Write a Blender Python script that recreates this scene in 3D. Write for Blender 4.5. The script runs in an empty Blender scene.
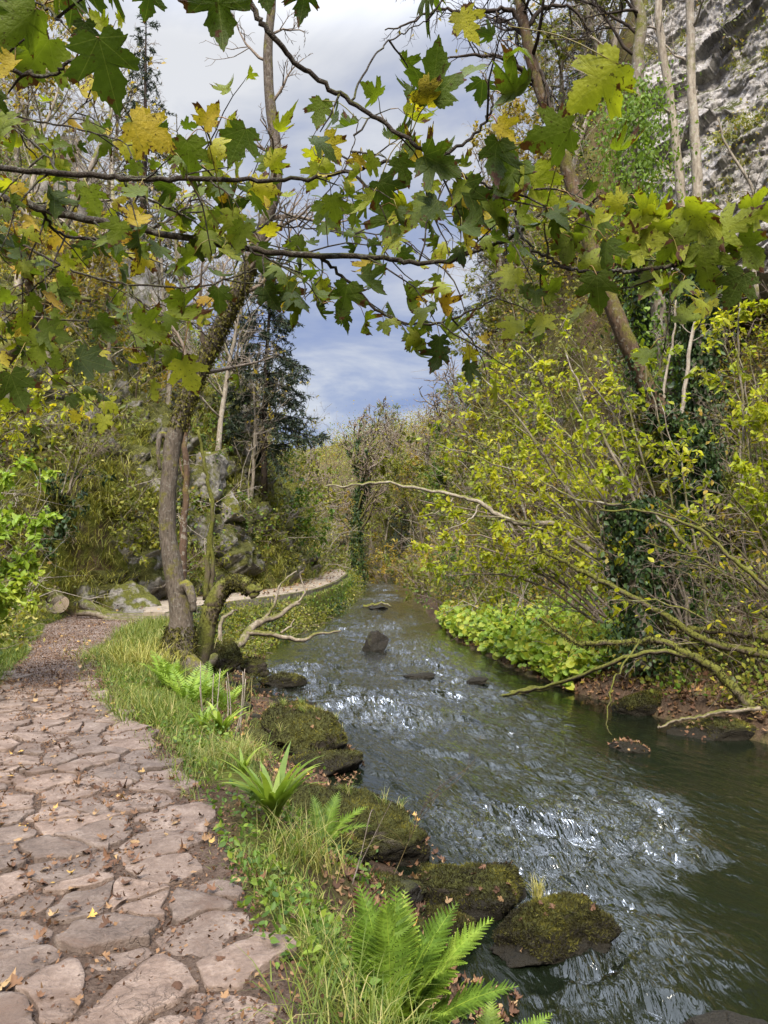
import bpy, bmesh, math, random
import numpy as np
from mathutils import Vector, Matrix

RS = np.random.default_rng(11)
random.seed(11)
SC = bpy.context.scene
COL = SC.collection
R = math.radians

# ------------------------------------------------------------------ camera
EYE = np.array([0.0, 0.0, 1.6]); FPX = 770.0
PITCH = math.atan(33 / FPX)
FW = np.array([0, math.cos(PITCH), math.sin(PITCH)]); UP = np.array([0, -math.sin(PITCH), math.cos(PITCH)]); RT = np.array([1.0, 0, 0])

def ray(px, py):
    return FW * FPX + RT * (px - 384) + UP * (512 - py)
def W(px, py, d):                       # world point seen at a pixel of the survey photo, d metres ahead
    r = ray(px, py); return EYE + r * (d / r[1])
def G(px, py, z):
    r = ray(px, py); return EYE + r * ((z - EYE[2]) / r[2])

cd = bpy.data.cameras.new('camera'); cam = bpy.data.objects.new('camera', cd); COL.objects.link(cam)
cd.sensor_fit = 'VERTICAL'; cd.sensor_height = 36; cd.lens = FPX / 1024 * 36
cd.clip_start = 0.05; cd.clip_end = 2000
cam.location = EYE; cam.rotation_euler = (math.pi / 2 + PITCH, 0, 0)
SC.camera = cam

# ------------------------------------------------------------------ noise
def _h(ix, iy, iz, seed):
    n = (ix.astype(np.int64) * 374761393 + iy.astype(np.int64) * 668265263 + iz.astype(np.int64) * 2147483647 + seed * 144665) & 0xffffffff
    n = ((n ^ (n >> 13)) * 1274126177) & 0xffffffff
    n = ((n ^ (n >> 16)) * 2246822519) & 0xffffffff
    return ((n ^ (n >> 15)) & 0xffff) / 65535.0
def vn(x, y, z=None, seed=0):
    x = np.asarray(x, float); y = np.asarray(y, float)
    z = np.zeros_like(x) if z is None else np.asarray(z, float)
    fx, fy, fz = np.floor(x), np.floor(y), np.floor(z)
    u, v, w = x - fx, y - fy, z - fz
    u, v, w = [a * a * a * (a * (a * 6 - 15) + 10) for a in (u, v, w)]
    o = 0
    for i in (0, 1):
        for j in (0, 1):
            for k in (0, 1):
                o = o + (u if i else 1 - u) * (v if j else 1 - v) * (w if k else 1 - w) * _h(fx + i, fy + j, fz + k, seed)
    return o                            # 0..1
def fbm(x, y, z=None, o=4, seed=0, g=.5):
    s, a, t = 0, 1.0, 0
    x = np.asarray(x, float); y = np.asarray(y, float); z = None if z is None else np.asarray(z, float)
    for i in range(o):
        s = s + a * (vn(x, y, z, seed + i) - .5); t += a; a *= g
        x = x * 2.03 + 7.1; y = y * 2.03 + 3.7; z = None if z is None else z * 2.03 + 1.3
    return s / t                        # about -.4..+.4
def sstep(x, a, b):
    t = np.clip((x - a) / (b - a), 0, 1); return t * t * (3 - 2 * t)
def nrm(a):
    return a / (np.linalg.norm(a, axis=-1, keepdims=True) + 1e-9)

# ------------------------------------------------------------------ mesh builder
class MB:
    def __init__(s):
        s.v, s.f, s.m, s.r, s.lc, s.n = [], [], [], [], [], 0
    def add(s, v, f, mat=0, r=0.0, lc=None):
        v = np.asarray(v, float).reshape(-1, 3)
        s.v.append(v)
        s.r.append(np.broadcast_to(np.asarray(r, float), (len(v),)))
        s.lc.append(np.zeros((len(v), 3)) if lc is None else np.asarray(lc).reshape(-1, 3))
        if isinstance(f, np.ndarray):
            s.f.append(f + s.n); s.m.append(np.full(len(f), mat, np.int32))
        else:
            for q in f:
                s.f.append(np.array([q]) + s.n); s.m.append(np.full(1, mat, np.int32))
        s.n += len(v)
    def build(s, name, mats, parent=None, smooth=True, uv=None, attrs=None):
        me = bpy.data.meshes.new(name)
        if not isinstance(mats, (list, tuple)): mats = [mats]
        for m in mats: me.materials.append(m)
        v = np.concatenate(s.v); me.vertices.add(len(v)); me.vertices.foreach_set('co', v.astype(np.float32).ravel())
        loops = np.concatenate([f.ravel() for f in s.f]).astype(np.int32)
        tot = np.concatenate([np.full(len(f), f.shape[1], np.int32) for f in s.f])
        st = np.concatenate([[0], np.cumsum(tot)[:-1]]).astype(np.int32)
        me.loops.add(len(loops)); me.loops.foreach_set('vertex_index', loops)
        me.polygons.add(len(tot)); me.polygons.foreach_set('loop_start', st)
        me.polygons.foreach_set('material_index', np.concatenate(s.m))
        me.polygons.foreach_set('use_smooth', np.full(len(tot), bool(smooth)))
        a = me.attributes.new('rnd', 'FLOAT', 'POINT'); a.data.foreach_set('value', np.concatenate(s.r).astype(np.float32))
        lc = np.concatenate(s.lc)
        if np.any(lc):
            a = me.attributes.new('lc', 'FLOAT_VECTOR', 'POINT'); a.data.foreach_set('vector', lc.astype(np.float32).ravel())
        for k, val in (attrs or {}).items():
            a = me.attributes.new(k, 'FLOAT', 'POINT'); a.data.foreach_set('value', np.asarray(val, np.float32).ravel())
        me.update(calc_edges=True); me.validate()
        ob = bpy.data.objects.new(name, me); COL.objects.link(ob)
        if parent is not None:
            ob.parent = parent
        return ob

def tag(o, label=None, cat=None, group=None, kind=None):
    if label: o['label'] = label
    if cat: o['category'] = cat
    if group: o['group'] = group
    if kind: o['kind'] = kind
    return o
def empty(name, loc, label, cat, group=None):
    o = bpy.data.objects.new(name, None); COL.objects.link(o); o.location = Vector(loc); o.empty_display_size = .2
    return tag(o, label, cat, group)
def part(mb, name, mats, root, **k):
    """link mb as a part of root (vertices were given in world space)"""
    off = np.array(root.location)
    mb.v = [v - off for v in mb.v]
    return mb.build(name, mats, root, **k)
def copy_tree(o, parent=None):
    c = o.copy(); COL.objects.link(c)
    if parent is not None: c.parent = parent
    for ch in list(o.children): copy_tree(ch, c)
    return c

# ------------------------------------------------------------------ tubes and leaves
def grid_faces(n, K, S, closed=True):
    i = np.arange(K - 1)[:, None]; j = np.arange(S if closed else S - 1)[None, :]
    a = i * S + j; b = i * S + (j + 1) % S
    f = np.stack([a, b, b + S, a + S], -1).reshape(-1, 4)
    return (f[None] + (np.arange(n) * K * S)[:, None, None]).reshape(-1, 4)
def tubes(mb, lines, sides=5, mat=0, r=None, rough=0.0):
    """lines: list of (pts Kx3, radii K)"""
    by = {}
    for p, q in lines: by.setdefault(len(p), []).append((p, q))
    for K, ls in by.items():
        P = np.array([a for a, _ in ls], float); Q = np.array([b for _, b in ls], float)
        T = nrm(np.gradient(P, axis=1))
        mean = np.abs(P[:, -1] - P[:, 0]); ref = np.eye(3)[np.argmin(mean, axis=1)][:, None, :]
        n1 = nrm(np.cross(T, np.broadcast_to(ref, T.shape))); n2 = np.cross(T, n1)
        a = np.arange(sides) * 2 * math.pi / sides
        rad = Q[:, :, None, None] * np.ones((1, 1, sides, 1))
        V = P[:, :, None, :] + rad * (np.cos(a)[None, None, :, None] * n1[:, :, None] + np.sin(a)[None, None, :, None] * n2[:, :, None])
        if rough:
            d = fbm(V[..., 0] * 5, V[..., 1] * 5, V[..., 2] * 2.2, 3, 5)
            V = V + (V - P[:, :, None, :]) * (d * rough)[..., None]
        rr = np.repeat(RS.random(len(ls)), K * sides) if r is None else r
        mb.add(V.reshape(-1, 3), grid_faces(len(ls), K, sides), mat, rr)
        # end caps (fans are quads/ngons of `sides`)
        base = np.arange(len(ls)) * K * sides
        cap = base[:, None] + (K - 1) * sides + np.arange(sides)[None]
        cap0 = base[:, None] + np.arange(sides)[None, ::-1]
        n0 = mb.n - len(ls) * K * sides
        mb.f.append(cap + n0); mb.m.append(np.full(len(cap), mat, np.int32))
        mb.f.append(cap0 + n0); mb.m.append(np.full(len(cap0), mat, np.int32))
def smooth_line(pts, n=6, jit=0.0, rs=None):
    P = np.array(pts, float); K = len(P)
    P = np.vstack([2 * P[0] - P[1], P, 2 * P[-1] - P[-2]]); out = []
    for i in range(1, K):
        p0, p1, p2, p3 = P[i - 1:i + 3]
        for k in range(n):
            t = k / n
            out.append(.5 * ((2 * p1) + (-p0 + p2) * t + (2 * p0 - 5 * p1 + 4 * p2 - p3) * t * t + (-p0 + 3 * p1 - 3 * p2 + p3) * t ** 3))
    out.append(P[K]); out = np.array(out)
    if jit: out[1:-1] += (rs or RS).normal(0, jit, (len(out) - 2, 3))
    return out

T_QUAD = (np.array([(0, 0, 0), (.33, .45, .07), (0, 1, -.04), (-.33, .45, .07)], float), np.array([[0, 1, 2, 3]]))
T_OVATE = (np.array([(0, 0, 0), (.26, .25, .07), (.3, .55, .08), (0, 1.05, -.1), (-.3, .55, .08), (-.26, .25, .07)], float), np.array([[0, 1, 2, 3], [0, 3, 4, 5]]))
def _maple():
    half = [(0.04, -.03), (.14, -.12), (.26, -.13), (.30, -.07), (.42, -.06), (.44, .02), (.54, .03), (.46, .10), (.34, .17), (.47, .22), (.55, .31), (.68, .40), (.60, .44), (.58, .54), (.45, .50), (.33, .45), (.21, .42), (.25, .52), (.33, .64), (.25, .68), (.23, .80), (.14, .84), (.07, .97)]
    half = [(x * .92, y) for x, y in half]
    pts = [(0, 0)] + half + [(0, 1.08)] + [(-x, y) for x, y in half[::-1]]
    c = np.array((0, .3)); P = np.array(pts); n = len(P); fine = []
    for k in range(n):                                  # small teeth between the lobes' corners
        a, b = P[k], P[(k + 1) % n]; fine += [a, a * .66 + b * .34 + (a + b - 2 * c) * .012, a * .34 + b * .66 - (a + b - 2 * c) * .012]
    P = np.array(fine); n = len(P); Q = c + (P - c) * .55
    V = np.vstack([[(*c, 0)], np.column_stack([Q, np.zeros(n)]), np.column_stack([P, np.zeros(n)])])
    j = [(i + 1) % n for i in range(n)]
    F = np.array([[0, 1 + i, 1 + j[i]] for i in range(n)] + [[1 + i, 1 + n + i, 1 + n + j[i]] for i in range(n)] + [[1 + i, 1 + n + j[i], 1 + j[i]] for i in range(n)])
    S = np.vstack([[(*c, 0)], np.column_stack([np.array(pts), np.zeros(len(pts))])]); m = len(pts)
    return (V, F), (S, np.array([[0, 1 + i, 1 + (i + 1) % m] for i in range(m)]))
T_MAPLE, T_MAPLE_S = _maple()
def _maple_curled(k, fine=False):
    T = T_MAPLE if fine else T_MAPLE_S; V = T[0].copy(); V[:, 2] = k * (V[:, 0] ** 2) * 1.5 + k * .5 * np.maximum(V[:, 1] - .5, 0) ** 2 * 2 - np.abs(V[:, 0]) * .05
    return V, T[1]
def _round():
    a = np.linspace(-2.6, 2.6, 11)
    V = [(0, 0, -.10)] + [(.52 * math.sin(t) * (1 + .06 * math.cos(5 * t)), .42 + .55 * math.cos(t) * 1, .05 + .03 * math.cos(3 * t)) for t in a]
    return np.array(V, float), np.array([[0, i + 1, i] for i in range(1, 11)])
T_ROUND = _round()

def leaves(mb, tmpl, pos, tip, nor, size, rnd, mat=0, lc=False, curl=0.0):
    V, F = tmpl
    pos = np.asarray(pos, float).reshape(-1, 3); N = len(pos)
    if N == 0: return
    tip = nrm(np.asarray(tip, float)); x = nrm(np.cross(tip, np.asarray(nor, float))); z = np.cross(x, tip)
    Vb = np.broadcast_to(V, (N,) + V.shape).copy()
    if curl:
        k = RS.normal(0, curl, (N, 1)); k2 = RS.normal(0, curl, (N, 1)); tw = RS.normal(0, curl, (N, 1))
        Vb[:, :, 2] += k * Vb[:, :, 0] ** 2 * 1.6 + k2 * Vb[:, :, 1] ** 2 * .7 + tw * Vb[:, :, 0] * Vb[:, :, 1] * .9
    s = np.asarray(size, float).reshape(-1, 1, 1) * np.ones((N, 1, 1))
    P = pos[:, None] + s * (Vb[:, :, :1] * x[:, None] + Vb[:, :, 1:2] * tip[:, None] + Vb[:, :, 2:] * z[:, None])
    f = (F[None] + (np.arange(N) * len(V))[:, None, None]).reshape(-1, F.shape[1])
    rr = np.repeat(np.broadcast_to(np.asarray(rnd, float), (N,)), len(V))
    mb.add(P.reshape(-1, 3), f, mat, rr, np.broadcast_to(V, (N,) + V.shape) + np.array([0, 0, 0.0]) if lc else None)
def rdir(n, up=0.0):
    d = RS.normal(0, 1, (n, 3)); d[:, 2] += up
    return nrm(d)

def grow(rs, p, d, L, r, lev, cfg, out):
    K = cfg['seg'][lev]; wob = cfg['wob'][lev]; trop = cfg['trop'][lev]; mx = len(cfg['seg']) - 1
    pts = [p]; ds = [d]; step = L / K
    for i in range(K):
        d = d + rs.normal(0, wob, 3); d[2] += trop; d = d / np.linalg.norm(d)
        p = p + d * step; pts.append(p); ds.append(d)
    t = np.linspace(0, 1, K + 1)
    rad = r * (1 - t * (1 - cfg['taper'][lev]))
    out.append((lev, np.array(pts), rad))
    if lev < mx:
        spawn(rs, np.array(pts), rad, cfg['n'][lev], L, lev, cfg, out)
def spawn(rs, pts, rad, n, L, lev, cfg, out, t0=None, t1=1.0):
    K = len(pts) - 1; t0 = cfg['t0'][lev] if t0 is None else t0
    for k in range(n):
        t = t0 + (t1 - t0) * (k + rs.random()) / n
        i = min(int(t * K), K - 1); f = t * K - i
        p = pts[i] * (1 - f) + pts[i + 1] * f; d = pts[i + 1] - pts[i]; d = d / (np.linalg.norm(d) + 1e-9)
        rr = rad[i] * (1 - f) + rad[i + 1] * f
        q = rs.normal(0, 1, 3); q -= d * (q @ d); q /= np.linalg.norm(q)
        a = rs.uniform(*cfg['ang'][lev])
        nd = d * math.cos(a) + q * math.sin(a)
        nl = L * cfg['ratio'][lev] * (1.15 - .7 * t) * rs.uniform(.65, 1.25)
        grow(rs, p, nd, nl, max(rr * cfg['rr'][lev], cfg['rmin']), lev + 1, cfg, out)

# ------------------------------------------------------------------ materials
def newmat(name):
    m = bpy.data.materials.new(name); m.use_nodes = True
    nt = m.node_tree; nt.nodes.clear()
    return m, nt, nt.nodes, nt.links
def N(nt, t, **kw):
    n = nt.nodes.new(t)
    for k, v in kw.items():
        if k in n.inputs: n.inputs[k].default_value = v
        else: setattr(n, k, v)
    return n
def ramp(nt, stops, fac, interp='LINEAR'):
    n = nt.nodes.new('ShaderNodeValToRGB'); n.color_ramp.interpolation = interp
    e = n.color_ramp.elements
    while len(e) < len(stops): e.new(.5)
    for q, (p, c) in zip(e, stops):
        q.position = p; q.color = (*c, 1) if len(c) == 3 else c
    if fac is not None: nt.links.new(fac, n.inputs[0])
    return n.outputs[0]
def noise(nt, vec, scale, detail=4, rough=.55, dist=0.0):
    n = nt.nodes.new('ShaderNodeTexNoise'); n.inputs['Scale'].default_value = scale; n.inputs['Detail'].default_value = detail
    n.inputs['Roughness'].default_value = rough; n.inputs['Distortion'].default_value = dist
    if vec is not None: nt.links.new(vec, n.inputs['Vector'])
    return n.outputs['Fac']
def mixc(nt, fac, a, b, mode='MIX'):
    n = nt.nodes.new('ShaderNodeMix'); n.data_type = 'RGBA'; n.blend_type = mode
    for s, v in ((0, fac), (6, a), (7, b)):
        if hasattr(v, 'node'): nt.links.new(v, n.inputs[s])
        else: n.inputs[s].default_value = v if s == 0 else ((*v, 1) if len(v) == 3 else v)
    return n.outputs[2]
def mth(nt, op, a, b=0.0, c=0.0, clamp=False):
    n = nt.nodes.new('ShaderNodeMath'); n.operation = op; n.use_clamp = clamp
    for i, v in enumerate((a, b, c)):
        if hasattr(v, 'node'): nt.links.new(v, n.inputs[i])
        else: n.inputs[i].default_value = v
    return n.outputs[0]
def attr(nt, name, out='Fac'):
    n = nt.nodes.new('ShaderNodeAttribute'); n.attribute_name = name
    return n.outputs[out]
def bump(nt, h, strength=.5, dist=.02):
    n = nt.nodes.new('ShaderNodeBump'); n.inputs['Strength'].default_value = strength; n.inputs['Distance'].default_value = dist
    nt.links.new(h, n.inputs['Height']); return n.outputs[0]
def pbsdf(nt, col, rough=.6, spec=.3, normal=None):
    n = nt.nodes.new('ShaderNodeBsdfPrincipled'); n.inputs['Specular IOR Level'].default_value = spec
    for k, v in (('Base Color', col), ('Roughness', rough)):
        if hasattr(v, 'node'): nt.links.new(v, n.inputs[k])
        else: n.inputs[k].default_value = (*v, 1) if k == 'Base Color' else v
    if normal is not None: nt.links.new(normal, n.inputs['Normal'])
    return n
def out(nt, sh):
    o = nt.nodes.new('ShaderNodeOutputMaterial'); nt.links.new(sh, o.inputs[0])
def vscale(nt, vec, s):
    n = nt.nodes.new('ShaderNodeMapping'); n.inputs['Scale'].default_value = s; nt.links.new(vec, n.inputs[0]); return n.outputs[0]
def geo(nt, o='Position'):
    return nt.nodes.new('ShaderNodeNewGeometry').outputs[o]
def objc(nt):
    return nt.nodes.new('ShaderNodeTexCoord').outputs['Object']

def leaf_mat(name, stops, tr=.4, rough=.5, spec=.25, var=.5):
    m, nt, n, l = newmat(name)
    c = ramp(nt, stops, attr(nt, 'rnd'))
    nz = noise(nt, geo(nt), 14, 2)
    c = mixc(nt, var, c, ramp(nt, [(.3, (.55, .55, .5)), (.7, (1.25, 1.2, 1.1))], nz), 'MULTIPLY')
    p = pbsdf(nt, c, rough, spec)
    t = n.new('ShaderNodeBsdfTranslucent'); l.new(mixc(nt, 1.0, c, (1.5, 1.45, .8), 'MULTIPLY'), t.inputs[0])
    mx = n.new('ShaderNodeMixShader'); mx.inputs[0].default_value = tr
    l.new(p.outputs[0], mx.inputs[1]); l.new(t.outputs[0], mx.inputs[2]); out(nt, mx.outputs[0])
    return m
def bark_mat(name, c1, c2, moss=0.0, mosscol=(.10, .11, .02), lich=0.0, sc=1.0):
    m, nt, n, l = newmat(name)
    P = geo(nt)
    st = vscale(nt, P, (9 * sc, 9 * sc, 2.2 * sc))
    a = noise(nt, st, 2.0, 6, .65)
    c = ramp(nt, [(.32, c1), (.68, c2)], a)
    if lich:
        b = noise(nt, P, 9 * sc, 4, .6, .6)
        c = mixc(nt, mth(nt, 'MULTIPLY', ramp(nt, [(.56, (0, 0, 0)), (.62, (1, 1, 1))], b), lich), c, (.42, .42, .37))
    if moss:
        b = noise(nt, P, 2.1 * sc, 5, .65)
        up = n.new('ShaderNodeSeparateXYZ'); l.new(geo(nt, 'Normal'), up.inputs[0])
        k = mth(nt, 'ADD', mth(nt, 'MULTIPLY', up.outputs[2], .22), b)
        k = ramp(nt, [(.62 - .3 * moss, (0, 0, 0)), (.75 - .3 * moss, (1, 1, 1))], k)
        mc = ramp(nt, [(.3, tuple(x * .55 for x in mosscol)), (.7, tuple(x * 1.5 for x in mosscol))], noise(nt, P, 30, 3))
        c = mixc(nt, k, c, mc)
    h = mth(nt, 'ADD', a, mth(nt, 'MULTIPLY', noise(nt, P, 60 * sc, 3), .4))
    p = pbsdf(nt, c, .85, .15, bump(nt, h, .8, .03))
    out(nt, p.outputs[0]); return m
def rock_mat(name, c1, c2, moss=.5, mosscol=(.05, .05, .013), sc=1.0, cracks=True, wet=False):
    m, nt, n, l = newmat(name)
    P = geo(nt)
    a = noise(nt, P, 3.5 * sc, 8, .65, .4); b = noise(nt, P, 22 * sc, 5, .6)
    c = ramp(nt, [(.3, c1), (.72, c2)], mth(nt, 'ADD', mth(nt, 'MULTIPLY', a, .7), mth(nt, 'MULTIPLY', b, .3)))
    h = mth(nt, 'ADD', a, mth(nt, 'MULTIPLY', b, .35))
    if cracks:
        v = n.new('ShaderNodeTexVoronoi'); v.feature = 'DISTANCE_TO_EDGE'; v.inputs['Scale'].default_value = 2.2 * sc
        dv = n.new('ShaderNodeVectorMath'); dv.operation = 'ADD'
        nv = n.new('ShaderNodeTexNoise'); nv.inputs['Scale'].default_value = 3 * sc; nv.inputs['Detail'].default_value = 5; l.new(P, nv.inputs['Vector'])
        l.new(vscale(nt, P, (1, 1, 1.7)), dv.inputs[0]); l.new(nv.outputs['Color'], dv.inputs[1]); l.new(dv.outputs[0], v.inputs['Vector'])
        k = ramp(nt, [(.0, (0, 0, 0)), (.05, (1, 1, 1))], v.outputs['Distance'])
        h = mth(nt, 'ADD', h, mth(nt, 'MULTIPLY', k, .3)); c = mixc(nt, .5, c, mixc(nt, k, (.25, .25, .22), (1, 1, 1)), 'MULTIPLY')
    if moss:
        up = n.new('ShaderNodeSeparateXYZ'); l.new(geo(nt, 'Normal'), up.inputs[0])
        q = mth(nt, 'ADD', mth(nt, 'MULTIPLY', up.outputs[2], .3), noise(nt, P, 1.6 * sc, 6, .65))
        k = ramp(nt, [(.80 - .5 * moss, (0, 0, 0)), (.92 - .5 * moss, (1, 1, 1))], q)
        mc = ramp(nt, [(.3, tuple(x * .4 for x in mosscol)), (.55, mosscol), (.75, tuple(x * 1.9 for x in mosscol))], noise(nt, P, 26, 5, .7))
        c = mixc(nt, k, c, mc)
        h = mth(nt, 'ADD', h, mth(nt, 'MULTIPLY', noise(nt, P, 90, 3), .5))
    pz = n.new('ShaderNodeSeparateXYZ'); l.new(P, pz.inputs[0]); wl = ramp(nt, [(.0, (1, 1, 1)), (1, (0, 0, 0))], mth(nt, 'MULTIPLY', mth(nt, 'ADD', mth(nt, 'ADD', pz.outputs[2], .87), mth(nt, 'MULTIPLY', a, -.2)), 16.0, clamp=True))
    c = mixc(nt, wl, c, (.018, .015, .010))          # soaked dark band at the waterline
    p = pbsdf(nt, c, .6 if wet else .9, .2 if wet else .15, bump(nt, h, .9, .05)); out(nt, p.outputs[0]); return m

M = {}
M['maple'] = None
M['hazel'] = leaf_mat('hazel leaf', [(0, (.12, .17, .012)), (.3, (.24, .29, .018)), (.65, (.38, .38, .025)), (.88, (.50, .40, .028)), (1, (.34, .20, .03))], .45)
M['green'] = leaf_mat('green leaf', [(0, (.035, .075, .012)), (.5, (.09, .16, .02)), (1, (.19, .25, .03))], .35)
M['bright'] = leaf_mat('bright green leaf', [(0, (.09, .16, .02)), (.6, (.21, .31, .04)), (1, (.36, .38, .05))], .42)
M['olive'] = leaf_mat('olive leaf', [(0, (.06, .085, .015)), (.5, (.15, .17, .025)), (.85, (.27, .25, .03)), (1, (.24, .14, .03))], .35)
M['autumn'] = leaf_mat('autumn leaf', [(0, (.13, .12, .02)), (.45, (.25, .21, .03)), (.8, (.33, .22, .03)), (1, (.2, .09, .03))], .4)
M['ivy'] = leaf_mat('ivy leaf', [(0, (.012, .028, .01)), (.6, (.028, .055, .016)), (1, (.06, .10, .025))], .12, .5, .25)
M['needle'] = leaf_mat('needle', [(0, (.015, .028, .018)), (.6, (.03, .048, .028)), (1, (.06, .075, .035))], .1, .6)
M['litter'] = leaf_mat('dead leaf', [(0, (.06, .03, .018)), (.4, (.13, .065, .035)), (.75, (.21, .12, .06)), (.93, (.30, .20, .10)), (1, (.42, .26, .06))], .12, .7)
M['grass'] = leaf_mat('grass blade', [(0, (.04, .075, .012)), (.5, (.11, .155, .024)), (.8, (.21, .22, .05)), (1, (.40, .33, .15))], .35, .55)
M['dry'] = leaf_mat('dry grass', [(0, (.13, .15, .025)), (.5, (.25, .25, .05)), (1, (.45, .38, .15))], .3, .65)
M['fern'] = leaf_mat('fern', [(0, (.09, .16, .02)), (.6, (.19, .29, .035)), (1, (.32, .40, .06))], .4, .45)
M['moss'] = leaf_mat('moss', [(0, (.016, .013, .006)), (.35, (.036, .032, .009)), (.65, (.075, .070, .012)), (1, (.16, .145, .022))], .2, .8)
M['twig'] = bark_mat('twig bark', (.10, .075, .055), (.24, .19, .15))
M['paletwig'] = bark_mat('pale twig bark', (.17, .14, .11), (.36, .31, .26))
M['darktwig'] = bark_mat('dark twig bark', (.025, .018, .014), (.06, .045, .035))
M['bark'] = bark_mat('grey bark', (.10, .08, .062), (.24, .20, .16), .45, (.10, .10, .02), .5)
M['mossbark'] = bark_mat('mossy bark', (.055, .042, .03), (.14, .11, .075), .75, (.085, .085, .016))
M['redbark'] = bark_mat('warm brown bark', (.05, .032, .022), (.12, .075, .05), .25, (.13, .10, .02), .3)
M['palebark'] = bark_mat('pale bark', (.16, .13, .10), (.36, .31, .25), .2, (.12, .12, .03), .3)
M['drift'] = bark_mat('bare driftwood', (.11, .085, .06), (.30, .245, .185), .12, (.10, .095, .025))
M['rock'] = rock_mat('mossy boulder', (.028, .023, .017), (.12, .10, .08), .75)
M['wetrock'] = rock_mat('wet river rock', (.007, .006, .004), (.035, .027, .018), .12, wet=True)
M['lime'] = rock_mat('limestone', (.12, .108, .095), (.42, .39, .36), .5, (.10, .10, .02))
M['ledge'] = rock_mat('mossy limestone ledge', (.10, .09, .078), (.36, .335, .30), .68, (.080, .080, .022), 1.1)
M['cliffm'] = rock_mat('cliff limestone', (.22, .205, .195), (.56, .52, .50), .36, (.06, .065, .018), .9)

# ------------------------------------------------------------------ terrain
def ip(y, pts):
    a = np.array(pts, float); return np.interp(y, a[:, 0], a[:, 1])
PL = [(-8, -2.2), (0, -2.6), (2, -2.9), (6, -3.8), (9.1, -4.5), (11.7, -5.4), (15.4, -6.8), (17.6, -7.2), (18.6, -6.0), (21.2, -5.1), (24.2, -4.0), (28, -3.1), (35, -2.75), (44, -3.1), (52, -6), (60, -11), (75, -22), (110, -50)]
PR = [(-8, 1.6), (0, .6), (2.57, -.21), (3.47, -.62), (4.83, -1.06), (5.73, -1.5), (7.47, -2.46), (9.1, -3.4), (11.2, -4.1), (13.7, -4.5), (16.2, -4.85), (18.7, -4.46), (20.9, -3.42), (24.6, -2.5), (28, -2.2), (32.4, -1.95), (39.7, -1.95), (45, -2.4), (52, -5), (60, -10), (75, -21), (110, -49)]
WL = [(-8, 2.6), (0, 1.25), (3.0, .75), (3.9, .42), (4.5, .6), (5.0, .62), (5.7, .32), (6.2, .22), (7.2, 0), (8.37, -.42), (9.4, -.72), (12, -1.35), (13.3, -2.2), (16, -3.0), (20.3, -2.45), (24.6, -2.0), (29.6, -1.65), (36, -1.45), (48, -1.5), (58, -2.6), (66, -8), (75, -17), (110, -45)]
WR = [(-8, 11), (0, 9), (5, 7.2), (9.6, 4.9), (11.3, 3.85), (13.3, 3.05), (16, 2.45), (20.3, 1.78), (27.5, 1.5), (42.8, 1.45), (54, 1.7), (62, -.5), (70, -6), (80, -15), (110, -40)]
WZ = -.9
def lateral(d, y):
    near = np.interp(d, [0, .25, .8, 1.4, 2.5, 4, 7, 12, 25, 60], [0, .06, .22, .5, 1.3, 3.2, 8, 15, 28, 45])
    far = np.interp(d, [0, .35, .8, 1.5, 2.6, 4.5, 8, 14, 30, 60], [0, .25, 1.3, 3.6, 5.6, 8, 12.5, 20, 36, 52])
    k = sstep(y, 14.5, 19); return near * (1 - k) + far * k
def H0(x, y):
    x = np.asarray(x, float); y = np.asarray(y, float)
    pl, pr, wl, wr = ip(y, PL), ip(y, PR), ip(y, WL), ip(y, WR)
    z = np.full(np.broadcast(x, y).shape, -.035)
    d = pl - x
    zl = lateral(np.maximum(d, 0), y)
    rough = np.clip(d / 3, 0, 1)
    zl = zl + rough * (fbm(x * .35, y * .35, None, 5, 3) * 2.2 + fbm(x * 1.3, y * 1.3, None, 4, 9) * .5)
    z = np.where(d > 0, np.maximum(zl - .035, -.05), z)
    t = (x - pr) / np.maximum(wl - pr, .05)
    zb = np.interp(np.clip(t, 0, 1), [0, .06, .3, .5, .75, 1], [-.035, .0, -.12, -.42, -.78, -.97]) + fbm(x * 1.6, y * 1.6, None, 4, 21) * .16 * np.clip(t * 4, 0, 1)
    z = np.where((t > 0) & (t < 1), zb, z)
    tb = np.clip((x - wl) / np.maximum(wr - wl, .1), 0, 1)
    bed = -.97 - .42 * np.sin(np.pi * tb) ** .7 + fbm(x * 2.2, y * 2.2, None, 4, 33) * .16
    z = np.where((x >= wl) & (x <= wr), bed, z)
    e = x - wr
    e = e - 3.2 * sstep(x / np.maximum(y, 1), .26, .36) * sstep(y, 12, 16) * (1 - sstep(y, 27, 33)) * sstep(e, 2.0, 5.0)
    e = e + 2.6 * sstep(y, 22, 31) * (1 - sstep(y, 46, 58)) * sstep(e, 2.2, 5.0)
    zr = np.interp(e, [0, .3, 1, 2.4, 3.6, 5, 7, 9, 13, 25, 60], [-.97, -.68, -.5, -.22, .5, 3.6, 10.5, 18, 27, 38, 55])
    re = np.clip(e / 3.5, 0, 1)
    zr = zr + re * (fbm(x * .33, y * .33, None, 5, 41) * 3.0 + fbm(x * 1.2, y * 1.2, None, 4, 47) * .6) + (1 - re) * fbm(x * 1.5, y * 1.5, None, 3, 51) * .2
    zr = np.where(zr > 0, zr * (1 - .62 * sstep(y, 46, 72)), zr)
    z = np.where(e > 0, zr, z)
    return z
def H(x, y):
    return float(H0(np.array([x]), np.array([y]))[0])

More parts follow.
